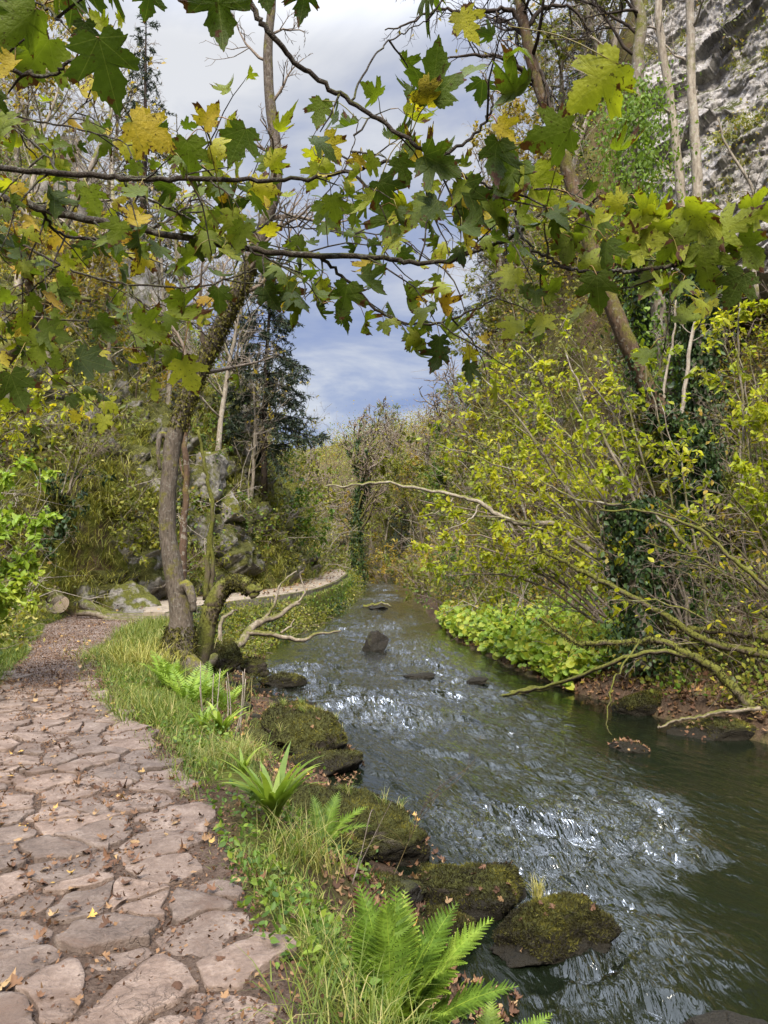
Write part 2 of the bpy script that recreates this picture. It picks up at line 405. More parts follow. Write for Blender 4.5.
def axis(segs):
    o = [segs[0][0]]
    for a, b, s in segs:
        n = max(1, int(round((b - a) / s))); o += list(a + (b - a) * np.arange(1, n + 1) / n)
    return np.array(o)
gx = axis([(-70, -30, 1.6), (-30, -12, .5), (-12, -5.5, .16), (-5.5, 3.5, .075), (3.5, 9, .13), (9, 20, .3), (20, 75, 1.8)])
gy = axis([(-8, 2, .4), (2, 13, .075), (13, 26, .13), (26, 50, .3), (50, 85, .6), (85, 140, 1.6)])
X, Y = np.meshgrid(gx, gy); Z = H0(X, Y)
mb = MB(); nx, ny = len(gx), len(gy)
f = grid_faces(1, ny, nx, False)
mb.add(np.stack([X, Y, Z], -1), f)
dl = ip(Y, PL) - X; t = (X - ip(Y, PR)) / np.maximum(ip(Y, WL) - ip(Y, PR), .05)
grs = np.where((t > 0) & (t < .62), sstep(t, 0, .12) * (1 - sstep(t, .4, .62)), 0)
grs = np.where((dl > 0) & (dl < 5), sstep(dl, 0, .5), grs)
e = X - ip(Y, WR); grs = np.where(e > .6, .55, grs)
bed = np.where((X > ip(Y, WL) - .1) & (e < .1), 1.0, 0.0)
def ground_mat():
    m, nt, n, l = newmat('soil and moss')
    P = geo(nt)
    a = noise(nt, P, 4, 8, .7); b = noise(nt, P, 30, 6, .7)
    soil = ramp(nt, [(.3, (.035, .022, .014)), (.5, (.085, .055, .035)), (.72, (.17, .115, .075))], mth(nt, 'ADD', mth(nt, 'MULTIPLY', a, .5), mth(nt, 'MULTIPLY', b, .5)))
    gr = ramp(nt, [(.3, (.04, .045, .010)), (.5, (.10, .11, .02)), (.72, (.20, .19, .045))], mth(nt, 'ADD', mth(nt, 'MULTIPLY', a, .4), mth(nt, 'MULTIPLY', b, .6)))
    k = mth(nt, 'MULTIPLY', attr(nt, 'grs'), ramp(nt, [(.38, (0, 0, 0)), (.55, (1, 1, 1))], noise(nt, P, 1.4, 6, .65)))
    c = mixc(nt, k, soil, gr)
    up = n.new('ShaderNodeSeparateXYZ'); l.new(geo(nt, 'Normal'), up.inputs[0])
    rk = ramp(nt, [(.3, (.10, .09, .08)), (.7, (.34, .31, .28))], noise(nt, P, 2.5, 8, .7))
    st = mth(nt, 'ADD', up.outputs[2], mth(nt, 'MULTIPLY', noise(nt, P, .7, 6, .65), .9))
    c = mixc(nt, ramp(nt, [(.50, (1, 1, 1)), (.58, (0, 0, 0))], st), c, rk)
    bd = ramp(nt, [(.35, (.03, .028, .012)), (.5, (.075, .065, .025)), (.7, (.17, .12, .06))], mth(nt, 'ADD', mth(nt, 'MULTIPLY', noise(nt, P, 7, 4), .5), mth(nt, 'MULTIPLY', b, .5)))
    c = mixc(nt, attr(nt, 'bed'), c, bd)
    p = pbsdf(nt, c, .95, .1, bump(nt, mth(nt, 'ADD', a, mth(nt, 'MULTIPLY', b, .6)), 1.0, .08)); out(nt, p.outputs[0]); return m
M['ground'] = ground_mat()
g = mb.build('ground', M['ground'], attrs={'grs': grs, 'bed': bed}); tag(g, kind='structure')

# ------------------------------------------------------------------ path: beaten soil and irregular flagstones
def pathz(x, y):
    return fbm(x * 2.5, y * 2.5, None, 3, 61) * .03 + fbm(x * .5, y * .5, None, 2, 62) * .05
def soil_mat():
    m, nt, n, l = newmat('path soil'); P = geo(nt)
    a = noise(nt, P, 5, 8, .7); b = noise(nt, P, 55, 6, .75)
    c = ramp(nt, [(.3, (.045, .029, .021)), (.5, (.125, .085, .064)), (.75, (.27, .20, .155))], mth(nt, 'ADD', mth(nt, 'MULTIPLY', a, .35), mth(nt, 'MULTIPLY', b, .65)))
    sp = n.new('ShaderNodeSeparateXYZ'); l.new(P, sp.inputs[0]); gv = n.new('ShaderNodeMapRange'); gv.inputs[1].default_value = 8.2; gv.inputs[2].default_value = 10.5; l.new(sp.outputs[1], gv.inputs[0])
    grit = ramp(nt, [(.36, (.075, .052, .042)), (.5, (.20, .15, .125)), (.66, (.38, .31, .265))], mth(nt, 'ADD', mth(nt, 'MULTIPLY', noise(nt, P, 24, 5, .8), .6), mth(nt, 'MULTIPLY', noise(nt, P, 3, 5, .7), .4)))
    c = mixc(nt, gv.outputs[0], c, grit)            # the paving ends in trodden grit
    p = pbsdf(nt, c, .95, .1, bump(nt, mth(nt, 'ADD', a, b), 1.0, .04)); out(nt, p.outputs[0]); return m
def stone_mat():
    m, nt, n, l = newmat('flagstone'); P = geo(nt)
    a = noise(nt, P, 6, 8, .68, .3); b = noise(nt, P, 45, 6, .7)
    c = ramp(nt, [(.28, (.06, .042, .033)), (.5, (.155, .115, .092)), (.72, (.29, .232, .19))], mth(nt, 'ADD', mth(nt, 'MULTIPLY', a, .6), mth(nt, 'MULTIPLY', b, .4)))
    c = mixc(nt, 1.0, c, ramp(nt, [(0, (.68, .67, .67)), (.5, (.98, .96, .95)), (1, (1.2, 1.14, 1.1))], attr(nt, 'rnd')), 'MULTIPLY')
    d = noise(nt, P, 2.4, 7, .75, .8)
    c = mixc(nt, mth(nt, 'MULTIPLY', ramp(nt, [(.50, (0, 0, 0)), (.62, (1, 1, 1))], d), .8), c, (.105, .068, .05))   # trodden-in dirt
    v = n.new('ShaderNodeTexVoronoi'); v.inputs['Scale'].default_value = 38; l.new(P, v.inputs['Vector'])
    pit = ramp(nt, [(.08, (0, 0, 0)), (.22, (1, 1, 1))], v.outputs['Distance'])
    c = mixc(nt, mth(nt, 'MULTIPLY', mth(nt, 'SUBTRACT', 1.0, pit), .35), c, (.12, .09, .07))
    ck = n.new('ShaderNodeTexVoronoi'); ck.feature = 'DISTANCE_TO_EDGE'; ck.inputs['Scale'].default_value = 4.5; dvv = n.new('ShaderNodeVectorMath'); dvv.operation = 'ADD'
    nvv = n.new('ShaderNodeTexNoise'); nvv.inputs['Scale'].default_value = 5; nvv.inputs['Detail'].default_value = 6; l.new(P, nvv.inputs['Vector']); l.new(P, dvv.inputs[0]); l.new(nvv.outputs['Color'], dvv.inputs[1]); l.new(dvv.outputs[0], ck.inputs['Vector'])
    crk = ramp(nt, [(.0, (0, 0, 0)), (.035, (1, 1, 1))], ck.outputs['Distance']); km = ramp(nt, [(.40, (0, 0, 0)), (.47, (1, 1, 1))], noise(nt, P, 1.7, 3))
    crk = mth(nt, 'MAXIMUM', crk, km); c = mixc(nt, mth(nt, 'MULTIPLY', mth(nt, 'SUBTRACT', 1.0, crk), .45), c, (.05, .035, .027))
    h = mth(nt, 'ADD', mth(nt, 'ADD', mth(nt, 'ADD', a, mth(nt, 'MULTIPLY', b, .6)), mth(nt, 'MULTIPLY', pit, .12)), mth(nt, 'MULTIPLY', crk, .25))
    p = pbsdf(nt, c, .8, .25, bump(nt, h, .8, .03)); out(nt, p.outputs[0]); return m
M['soil'] = soil_mat(); M['stone'] = stone_mat()
mb = MB()
py_ = axis([(-3, 2, .2), (2, 12, .04), (12, 18.6, .12)]); tt = np.linspace(-.06, 1.05, 110)
PYm = np.repeat(py_[:, None], 110, 1); PXm = ip(PYm, PL) + (ip(PYm, PR) - ip(PYm, PL)) * tt[None]
edge = np.minimum(sstep(tt, -.06, .02), 1 - sstep(tt, .98, 1.05))[None]
mb.add(np.stack([PXm, PYm, pathz(PXm, PYm) + fbm(PXm * 7, PYm * 7, None, 4, 67) * .022 - .002 - .05 * (1 - edge)], -1), grid_faces(1, len(py_), 110, False), 0)
# stones: Voronoi cells by half-plane clipping
def in_path(x, y, m0=.03, m1=.05):
    return (x > ip(y, PL) + m0) & (x < ip(y, PR) - m1)
sites = []
yy = 0.8; row = 0
while yy < 10.2:
    s = .30 + .05 * math.sin(yy * 3.1) - .012 * max(0, yy - 5)
    xx = -5.6 + (row % 2) * s * .6
    while xx < 1.2:
        sites.append((xx + RS.uniform(-.17, .17), yy + RS.uniform(-.12, .12))); xx += s * RS.uniform(.95, 1.5)
    yy += s * .74; row += 1
sites = np.array(sites)
# big slabs: drop some neighbours
keep = np.ones(len(sites), bool)
for i in RS.permutation(len(sites))[:len(sites) // 6]:
    if keep[i]:
        dd = np.hypot(*(sites - sites[i]).T); dd[i] = 9; j = int(np.argmin(dd)); keep[j] = False
sites = sites[keep]
def clip(poly, a, b):     # keep the side of points nearer to a than b
    m = (a + b) / 2; n = b - a; res = []
    for i in range(len(poly)):
        p, q = poly[i], poly[(i + 1) % len(poly)]; dp, dq = (p - m) @ n, (q - m) @ n
        if dp <= 0: res.append(p)
        if (dp < 0) != (dq < 0) and dp != dq: res.append(p + (q - p) * dp / (dp - dq))
    return res
nst = 0
for i, s in enumerate(sites):
    dens = 1 - sstep(np.array(s[1]), 8.6, 10.0)
    if not in_path(s[0], s[1], .03, .05) or RS.random() > dens: continue
    dd = np.hypot(*(sites - s).T); nb = np.argsort(dd)[1:16]
    poly = [s + np.array(q) for q in ((-.6, -.6), (.6, -.6), (.6, .6), (-.6, .6))]
    for j in nb:
        poly = clip(poly, s, sites[j])
        if len(poly) < 3: break
    if len(poly) < 3: continue
    poly = np.array(poly); c = poly.mean(0)
    gap = RS.uniform(.008, .024)
    v = poly - c; ln = np.linalg.norm(v, axis=1, keepdims=True); poly = c + v * np.maximum(ln - gap * 1.3, .02) / ln
    pts = []                                        # chaikin twice after edge subdivision with jitter
    for a in range(len(poly)):
        p, q = poly[a], poly[(a + 1) % len(poly)]; L = np.linalg.norm(q - p); k = max(1, int(L / .045))
        for z_ in range(k): pts.append(p + (q - p) * z_ / k)
    pts = np.array(pts); pts = pts + np.stack([fbm(pts[:, 0] * 9, pts[:, 1] * 9, None, 3, 71), fbm(pts[:, 0] * 9, pts[:, 1] * 9, None, 3, 75)], -1) * .11
    for _ in range(1):
        q = np.roll(pts, -1, 0); pts = np.stack([pts * .75 + q * .25, pts * .25 + q * .75], 1).reshape(-1, 2)
    n = len(pts); h = RS.uniform(.005, .024); tx, ty = RS.normal(0, .032, 2)
    rings = []
    for sc, hh in ((1.0, -.02), (.994, h * .75), (.975, h * .97), (.8, h), (.55, h * 1.02), (.28, h * 1.03)):
        q = c + (pts - c) * sc
        zz = hh + (fbm(q[:, 0] * 7, q[:, 1] * 7, None, 4, 81) * .035 + (q - c) @ np.array([tx, ty])) * (hh > 0) + pathz(np.array([c[0]]), np.array([c[1]]))
        rings.append(np.column_stack([q, zz]))
    cv = np.array([[c[0], c[1], rings[-1][:, 2].mean()]])
    V = np.vstack(rings + [cv]); r_ = RS.random(); base = mb.n
    mb.add(V, grid_faces(1, 6, n), 1, r_)
    capf = np.array([[5 * n + k, 5 * n + (k + 1) % n, 6 * n] for k in range(n)]) + base
    mb.f.append(capf); mb.m.append(np.full(len(capf), 1, np.int32)); nst += 1
p = mb.build('path', [M['soil'], M['stone']]); tag(p, kind='structure')

# ------------------------------------------------------------------ water
def water_mat():
    m, nt, n, l = newmat('river water'); P = geo(nt)
    uv = attr(nt, 'lc', 'Vector')
    b1 = noise(nt, vscale(nt, uv, (4, 13, 1)), 1.0, 3, .5, 1.4); b2 = noise(nt, vscale(nt, uv, (12, 30, 1)), 1.0, 2, .5, 1.0)
    am = attr(nt, 'amp')
    h = mth(nt, 'MULTIPLY', mth(nt, 'ADD', b1, mth(nt, 'MULTIPLY', b2, .18)), am)
    nb = bump(nt, h, 1.0, .065)
    fr = n.new('ShaderNodeFresnel'); fr.inputs[0].default_value = 1.38; l.new(nb, fr.inputs[1])
    gl = n.new('ShaderNodeBsdfGlossy'); gl.inputs['Roughness'].default_value = .06; gl.inputs[0].default_value = (1, 1, 1, 1); l.new(nb, gl.inputs['Normal'])
    tr = n.new('ShaderNodeBsdfTransparent'); tr.inputs[0].default_value = (.19, .22, .11, 1)
    df = n.new('ShaderNodeBsdfDiffuse'); df.inputs[0].default_value = (.007, .010, .005, 1)
    b = n.new('ShaderNodeMixShader'); b.inputs[0].default_value = .7; l.new(tr.outputs[0], b.inputs[1]); l.new(df.outputs[0], b.inputs[2])
    fo = n.new('ShaderNodeBsdfDiffuse'); fo.inputs[0].default_value = (.62, .66, .7, 1)
    w = n.new('ShaderNodeMixShader'); l.new(mth(nt, 'ADD', mth(nt, 'MULTIPLY', fr.outputs[0], mth(nt, 'ADD', 1.15, mth(nt, 'MULTIPLY', am, 1.35))), -.018, clamp=True), w.inputs[0]); l.new(b.outputs[0], w.inputs[1]); l.new(gl.outputs[0], w.inputs[2])
    k = mth(nt, 'MULTIPLY', attr(nt, 'foam'), ramp(nt, [(.45, (0, 0, 0)), (.62, (1, 1, 1))], noise(nt, vscale(nt, uv, (14, 10, 1)), 1.0, 6, .75, 1.0)))
    w2 = n.new('ShaderNodeMixShader'); l.new(k, w2.inputs[0]); l.new(w.outputs[0], w2.inputs[1]); l.new(fo.outputs[0], w2.inputs[2])
    out(nt, w2.outputs[0]); return m
M['water'] = water_mat()
ys = [-4.0]
while ys[-1] < 100: ys.append(ys[-1] + max(.028, abs(ys[-1]) * .007) if ys[-1] > 2.4 else ys[-1] + .3)
ys = np.array(ys); nt_ = 250; tt = np.linspace(0, 1, nt_)
Yw = np.repeat(ys[:, None], nt_, 1); l0 = ip(ys, WL) - .9; r0 = ip(ys, WR) + .8
Xw = l0[:, None] + (r0 - l0)[:, None] * tt[None]
cx = (ip(ys, WL) + ip(ys, WR)) / 2
dirx = np.gradient(cx, ys); arc = np.concatenate([[0], np.cumsum(np.hypot(np.diff(cx), np.diff(ys)))])
Uw = np.repeat(arc[:, None], nt_, 1); Vw = Xw - cx[:, None]
tr_ = np.clip((Xw - ip(ys, WL)[:, None]) / (ip(ys, WR) - ip(ys, WL))[:, None], 0, 1)
amp = .25 + .75 * np.sin(np.pi * np.clip(tr_ * 1.1, 0, 1)) ** .8
xc_ = np.interp(Yw, [2, 4.3, 6, 7.5, 9.6, 12, 15, 18], [1.4, 1.75, 2.2, 2.5, 2.5, 2.4, 2.0, 1.6]) + 1.1 * fbm(Uw * .7, Vw * .7, None, 3, 93)
amp *= 1 - .86 * sstep(Xw, xc_ - .25, xc_ + .6) * sstep(Yw, 19, 13)
amp *= 1 - .75 * sstep(Xw, ip(ys, WL)[:, None] + .55, ip(ys, WL)[:, None] + .1) * sstep(Yw, 11, 8)
amp *= .55 + .9 * sstep(fbm(Uw * .35, Vw * .5, None, 3, 90), -.12, .15)
amp *= 1 - .7 * sstep(Yw, 45, 60)
wx = fbm(Uw * 1.4, Vw * 1.4, None, 3, 91) * 1.3; wy = fbm(Uw * 1.4, Vw * 1.4, None, 3, 95) * 1.5
n1 = fbm(Uw * 1.3 + wx * 2.2, Vw * 2.8 + wy * 2.6 + Uw * .25, None, 3, 97)
n2 = fbm(Uw * 3.2 + wx * 5, Vw * 8.5 + wy * 6 + Uw * .8, None, 2, 99)
rid = 1 - np.abs(n1) * 5; rid2 = 1 - np.abs(n2) * 5
rid = np.where(rid > 0, rid ** 1.5, rid); hw = amp * (rid * .056 + rid2 * .022 + n1 * .13)
foam = np.clip(sstep(rid * .55 + rid2 * .45, .74, 1.0) * sstep(amp, .6, 1.1), 0, 1) * .3 * sstep(Yw, 44, 22)
mb = MB(); mb.add(np.stack([Xw, Yw, WZ + hw], -1), grid_faces(1, len(ys), nt_, False), 0, 0, np.stack([Uw, Vw, 0 * Uw + .001], -1))
wt = mb.build('water', M['water'], attrs={'amp': amp, 'foam': foam}); tag(wt, kind='structure')


# ------------------------------------------------------------------ generators for plants, rocks, wood
def surf(x, y):
    z = H0(x, y); inp = (x > ip(y, PL)) & (x < ip(y, PR)) & (y < 18.6)
    return np.where(inp, np.maximum(z, pathz(x, y)), z)

def blades(mb, base, L, az, width, rnd, mat=0, a0=.15, bend=1.2, K=4, fold=0.0):
    N_ = len(base); L = np.broadcast_to(L, (N_,)); t = np.linspace(0, 1, K)
    lean = np.stack([np.cos(az), np.sin(az), 0 * az], -1); side = np.stack([-np.sin(az), np.cos(az), 0 * az], -1)
    a = np.asarray(a0).reshape(-1, 1) + np.asarray(bend).reshape(-1, 1) * t[None] ** 1.3
    a = np.broadcast_to(a, (N_, K)); st = (L / (K - 1))[:, None]
    hz = np.concatenate([np.zeros((N_, 1)), np.cumsum(np.sin(a[:, 1:]) * st, 1)], 1); vz = np.concatenate([np.zeros((N_, 1)), np.cumsum(np.cos(a[:, 1:]) * st, 1)], 1)
    P = base[:, None] + hz[..., None] * lean[:, None]; P[..., 2] += vz
    w = np.broadcast_to(width, (N_,))[:, None] * (np.minimum(1, .55 + 1.6 * t) * (1 - t ** 2.2) + .03)[None]
    V = np.stack([P - w[..., None] * side[:, None], P + w[..., None] * side[:, None]], 2)
    mb.add(V.reshape(-1, 3), grid_faces(N_, K, 2, False) if False else (np.array([[2 * i, 2 * i + 1, 2 * i + 3, 2 * i + 2] for i in range(K - 1)])[None] + (np.arange(N_) * 2 * K)[:, None, None]).reshape(-1, 4), mat, np.repeat(np.broadcast_to(rnd, (N_,)), 2 * K))
    return P
def tuft(base, n, L, spread, w, mb, mat=0, rr=(0, 1), bend=1.3):
    az = RS.uniform(0, 2 * math.pi, n)
    b = np.array(base) + np.stack([RS.normal(0, spread, n), RS.normal(0, spread, n), np.zeros(n)], -1)
    blades(mb, b, L * RS.uniform(.5, 1.15, n), az, w * RS.uniform(.6, 1.2, n), RS.uniform(*rr, n), mat, RS.uniform(.02, .4, n), bend * RS.uniform(.4, 1.3, n))

# a fern pinna: toothed lens
def _pinna():
    k = 9; up = []
    for i in range(k):
        y = (i + .5) / k; w = .17 * (1 - y ** 1.6) + .02
        up += [(w * .62, y - .35 / k), (w, y + .25 / k)]
    pts = [(0, 0)] + up + [(0, 1.02)] + [(-x, y) for x, y in up[::-1]]
    V = np.array([(0, .3, .0)] + [(x, y, .12 * abs(x)) for x, y in pts]); n = len(pts)
    return V, np.array([[0, 1 + i, 1 + (i + 1) % n] for i in range(n)])
T_PINNA = _pinna()
T_SIMPLE = (np.array([(0, 0, 0), (.13, .35, .03), (0, 1, 0), (-.13, .35, .03)], float), np.array([[0, 1, 2, 3]]))
def fern(name, base, fr, label, group, tmpl=T_PINNA, pairs=26):
    """fr: list of (azimuth deg, length, start lean, bend)"""
    root = empty(name, base, label, 'fern', group); b = np.array(base, float)
    for az, L, a0, bend in fr:
        mb = MB(); az = R(az); K = pairs + 4; t = np.linspace(0, 1, K)
        a = a0 + bend * t ** 1.5; st = L / (K - 1)
        hz = np.concatenate([[0], np.cumsum(np.sin(a[1:]) * st)]); vz = np.concatenate([[0], np.cumsum(np.cos(a[1:]) * st)])
        lean = np.array([math.cos(az), math.sin(az), 0]); side = np.array([-math.sin(az), math.cos(az), 0])
        P = b + hz[:, None] * lean; P[:, 2] += vz; P += side * (math.sin(az * 7) * .06 * t ** 2)[:, None] * L
        tubes(mb, [(P, .003 * (1 - t * .8))], 4, 0, .9)
        T = nrm(np.gradient(P, axis=0)); nn = nrm(np.cross(T, side) * -1)
        ii = np.arange(3, K - 1); tt_ = t[ii]; ln = L * .21 * (np.sin(np.pi * np.clip(.08 + .92 * tt_, 0, 1) ** .75) ** .8 + .04) * RS.uniform(.9, 1.08, len(ii))
        r0 = RS.uniform(.1, .75)
        for s in (-1, 1):
            tip = side[None] * s + T[ii] * (.25 + .5 * tt_[:, None]) - nn[ii] * RS.uniform(-.1, .22, (len(ii), 1))
            leaves(mb, tmpl, P[ii] + T[ii] * st * .3 * (s > 0), tip, nn[ii] + RS.normal(0, .12, (len(ii), 3)), ln, np.clip(r0 + RS.normal(0, .1, len(ii)), 0, 1), 0)
        part(mb, 'frond', M['fern'], root)
    return root

# ---- rocks
def ico(sub):
    bm = bmesh.new(); bmesh.ops.create_icosphere(bm, subdivisions=sub, radius=1)
    v = np.array([q.co[:] for q in bm.verts]); f = np.array([[q.index for q in a.verts] for a in bm.faces]); bm.free(); return v, f
ICO = {k: ico(k) for k in (3, 4, 5, 6)}
def rock_verts(size, seed, sub=5, cuts=7, amp=.3, rot=0.0):
    rs = np.random.default_rng(seed); v, f = ICO[sub]; v = v.copy()
    for _ in range(cuts):
        n = nrm(rs.normal(0, 1, 3)); d = rs.uniform(.5, .82); k = np.maximum(v @ n - d, 0); v = v - k[:, None] * n * .94
    o = rs.uniform(0, 50, 3); q = v * 1.3 + o
    dsp = fbm(q[:, 0], q[:, 1], q[:, 2], 3, seed) * amp * 1.6
    q2 = v * 4 + o; dsp = dsp + fbm(q2[:, 0], q2[:, 1], q2[:, 2], 4, seed + 5) * amp * .55
    q3 = v * 14 + o; dsp = dsp + fbm(q3[:, 0], q3[:, 1], q3[:, 2], 3, seed + 8) * amp * .2
    v = v * (1 + dsp)[:, None] * np.array(size)
    c, s = math.cos(rot), math.sin(rot); v = np.column_stack([v[:, 0] * c - v[:, 1] * s, v[:, 0] * s + v[:, 1] * c, v[:, 2]])
    return v, f
def rock(name, label, cat, loc, size, seed, mat='rock', group=None, sub=5, cuts=7, amp=.3, rot=0.0, moss=0, mossl=.022, mossmin=.1, tufts=0, tuftL=.15, leaf=0):
    v, f = rock_verts(size, seed, sub, cuts, amp, rot); mb = MB(); mb.add(v, f)
    o = mb.build(name, M[mat]); o.location = Vector(loc); tag(o, label, cat, group)
    tri = v[f]; nn = np.cross(tri[:, 1] - tri[:, 0], tri[:, 2] - tri[:, 0]); ar = np.linalg.norm(nn, axis=1); nn = nrm(nn); cc = tri.mean(1)
    nz = fbm(cc[:, 0] * 4 + seed, cc[:, 1] * 4, cc[:, 2] * 4, 4, 7) * 1.4
    ok = (nn[:, 2] + nz * 1.6 > mossmin + .1) & (cc[:, 2] + loc[2] > WZ + .06 + nz * .10)
    if moss and ok.any():
        pr = ar * ok; idx = RS.choice(len(f), moss, p=pr / pr.sum()); w = RS.dirichlet((1, 1, 1), moss)
        pos = (tri[idx] * w[..., None]).sum(1); m2 = MB()
        tip = nrm(nn[idx] + RS.normal(0, .55, (moss, 3)) + np.array([0, 0, .1])); side = np.cross(tip, RS.normal(0, 1, (moss, 3)))
        pq = pos + np.array(loc); rn = np.clip(.45 + fbm(pq[:, 0] * 5, pq[:, 1] * 5, pq[:, 2] * 5, 3, 3) * 1.7 + RS.normal(0, .17, moss), 0, 1)
        leaves(m2, T_SIMPLE, pos - tip * .004, tip, side, mossl * RS.uniform(.5, 1.5, moss), rn)
        m2.build('moss_clumps', M['moss'], o)
    if tufts:
        pr = ar * (nn[:, 2] > .6) * (cc[:, 2] > 0); m2 = MB()
        for i in RS.choice(len(f), tufts, p=pr / pr.sum()): tuft(cc[i], 28, tuftL, .02, .0022, m2, 0, (.3, 1))
        m2.build('grass_clumps', M['grass'], o)
    if leaf:
        pr = ar * (nn[:, 2] > .4); idx = RS.choice(len(f), leaf, p=pr / pr.sum()); m2 = MB()
        leaves(m2, _maple_curled(.3), cc[idx] + nn[idx] * .012, np.cross(nn[idx], RS.normal(0, 1, (leaf, 3))), nn[idx] + RS.normal(0, .4, (leaf, 3)), RS.uniform(.02, .05, leaf), RS.random(leaf) ** 1.2, 0, False, .6)
        m2.build('fallen_leaves', M['litter'], o)
    return o

# ---- trees
CFG_BARE = dict(seg=[9, 7, 5, 4], wob=[.09, .16, .2, .25], trop=[.06, .05, .03, .0], taper=[.25, .25, .3, .4], n=[13, 8, 5], t0=[.3, .2, .15], ang=[(.5, 1.1), (.5, 1.1), (.5, 1.2)], ratio=[.48, .5, .55], rr=[.5, .55, .6], rmin=.009)
CFG_SHRUB = dict(seg=[7, 5, 4], wob=[.13, .2, .25], trop=[.0, .02, .0], taper=[.3, .3, .4], n=[9, 6], t0=[.25, .15], ang=[(.4, 1.1), (.4, 1.2)], ratio=[.45, .5], rr=[.55, .6], rmin=.0035)
def ivy_on(mb, pts, rad, n, size, mat, spread=.06, t0=0.0, t1=1.0, r=(0, 1)):
    pts = np.array(pts); K = len(pts) - 1; t = RS.uniform(t0, t1, n) * K; i = np.minimum(t.astype(int), K - 1); f = (t - i)[:, None]
    p = pts[i] * (1 - f) + pts[i + 1] * f; rr = rad[i] * (1 - f[:, 0]) + rad[i + 1] * f[:, 0]
    ax = nrm(pts[i + 1] - pts[i]); q = RS.normal(0, 1, (n, 3)); q = nrm(q - ax * (q * ax).sum(1, keepdims=True))
    bulge = .6 + 1.3 * vn(p[:, 2] * 1.3 + q[:, 0], q[:, 1] * 1.5 + p[:, 0], p[:, 2] * .6, 5)
    pos = p + q * (rr + np.abs(RS.normal(0, spread, n)) * bulge)[:, None]
    tip = np.array([0, 0, -1.0]) + RS.normal(0, .55, (n, 3)); leaves(mb, T_OVATE, pos, tip, q + RS.normal(0, .5, (n, 3)), size * RS.uniform(.6, 1.3, n), RS.uniform(*r, n), mat, False, .3)
def twig_leaves(mb, tw, per, size, mat, tmpl=T_QUAD, rr=(0, 1), droop=.3, clus=None, t0=.15, flat=.6):
    """leaves along twigs (list of pts arrays)"""
    if not tw: return
    pos, d = [], []
    for p in tw:
        n = RS.poisson(per)
        if n == 0: continue
        t = RS.uniform(t0, 1, n) * (len(p) - 1); i = np.minimum(t.astype(int), len(p) - 2); f = (t - i)[:, None]
        pos.append(p[i] * (1 - f) + p[i + 1] * f); d.append(np.repeat((p[-1] - p[0])[None], n, 0))
    if not pos: return
    pos = np.vstack(pos); d = nrm(np.vstack(d)); cl_ = vn(pos[:, 0] * 1.7, pos[:, 1] * 1.7, pos[:, 2] * 1.9, 37) + RS.normal(0, .05, len(pos)) > .40; pos, d = pos[cl_], d[cl_]; n = len(pos)
    tip = nrm(d * .5 + RS.normal(0, .7, (n, 3)) + np.array([0, 0, -droop])); nor = RS.normal(0, flat, (n, 3)) + np.array([0, 0, 1.0])
    base = vn(pos[:, 0] * 1.1, pos[:, 1] * 1.1, pos[:, 2] * 1.1, 31)
    rnd = np.clip(rr[0] + (rr[1] - rr[0]) * (.55 * base + .45 * RS.random(n)), 0, 1)
    leaves(mb, tmpl, pos, tip, nor, size * RS.uniform(.42, 1.35, n), rnd, mat, False, .5)

def tree_lib(seed, h, r, kind, lean=0.06):
    """one tree at the origin: trunk (with limbs) and crown (twigs, leaves)"""
    rs = np.random.default_rng(seed); o = []
    cfg = dict(CFG_BARE)
    far_ = kind.startswith('far'); kind = kind.replace('far_', '')
    if far_: cfg = dict(CFG_BARE, rmin=.034, n=[15, 7, 4], trop=[.06, .1, .06, .02]); r = .26
    if kind == 'young': cfg = dict(CFG_BARE, n=[9, 6, 4], ratio=[.4, .5, .5])
    d = np.array([rs.normal(0, lean), rs.normal(0, lean), 1.0]); d /= np.linalg.norm(d)
    grow(rs, np.array([0, 0, -.4]), d, h, r, 0, cfg, o)
    trunk = MB(); tubes(trunk, [(p, q) for l, p, q in o if l == 0], 8, 0, None, .5); tubes(trunk, [(p, q) for l, p, q in o if l == 1], 5, 0)
    crown = MB(); tubes(crown, [(p, q) for l, p, q in o if l >= 2], 3, 0)
    tw = [p for l, p, q in o if l == 3]; tw2 = [p for l, p, q in o if l == 2]
    mats = {'bare': ('bark', 'twig', 'autumn'), 'young': ('bark', 'twig', 'autumn'), 'pale': ('palebark', 'paletwig', 'autumn'), 'yellow': ('bark', 'twig', 'autumn'), 'olive': ('bark', 'twig', 'olive'), 'green': ('bark', 'twig', 'green'), 'ivy': ('mossbark', 'twig', 'olive')}[kind]
    per = {'bare': .25, 'young': .8, 'pale': .2, 'yellow': 5.5, 'olive': 7, 'green': 8, 'ivy': .8}[kind]
    twig_leaves(crown, tw, per, .2 * h / 9, 1, T_QUAD)
    iv = None
    if kind == 'ivy':
        iv = MB(); p, q = o[0][1], o[0][2]; ivy_on(iv, p, q, 2600, .13, 0, .14, 0, .72)
        for l, p, q in o[1:]:
            if l == 1 and rs.random() < .5: ivy_on(iv, p, q, 160, .12, 0, .1, 0, .5)
    return trunk, crown, iv, mats
LIB = {}
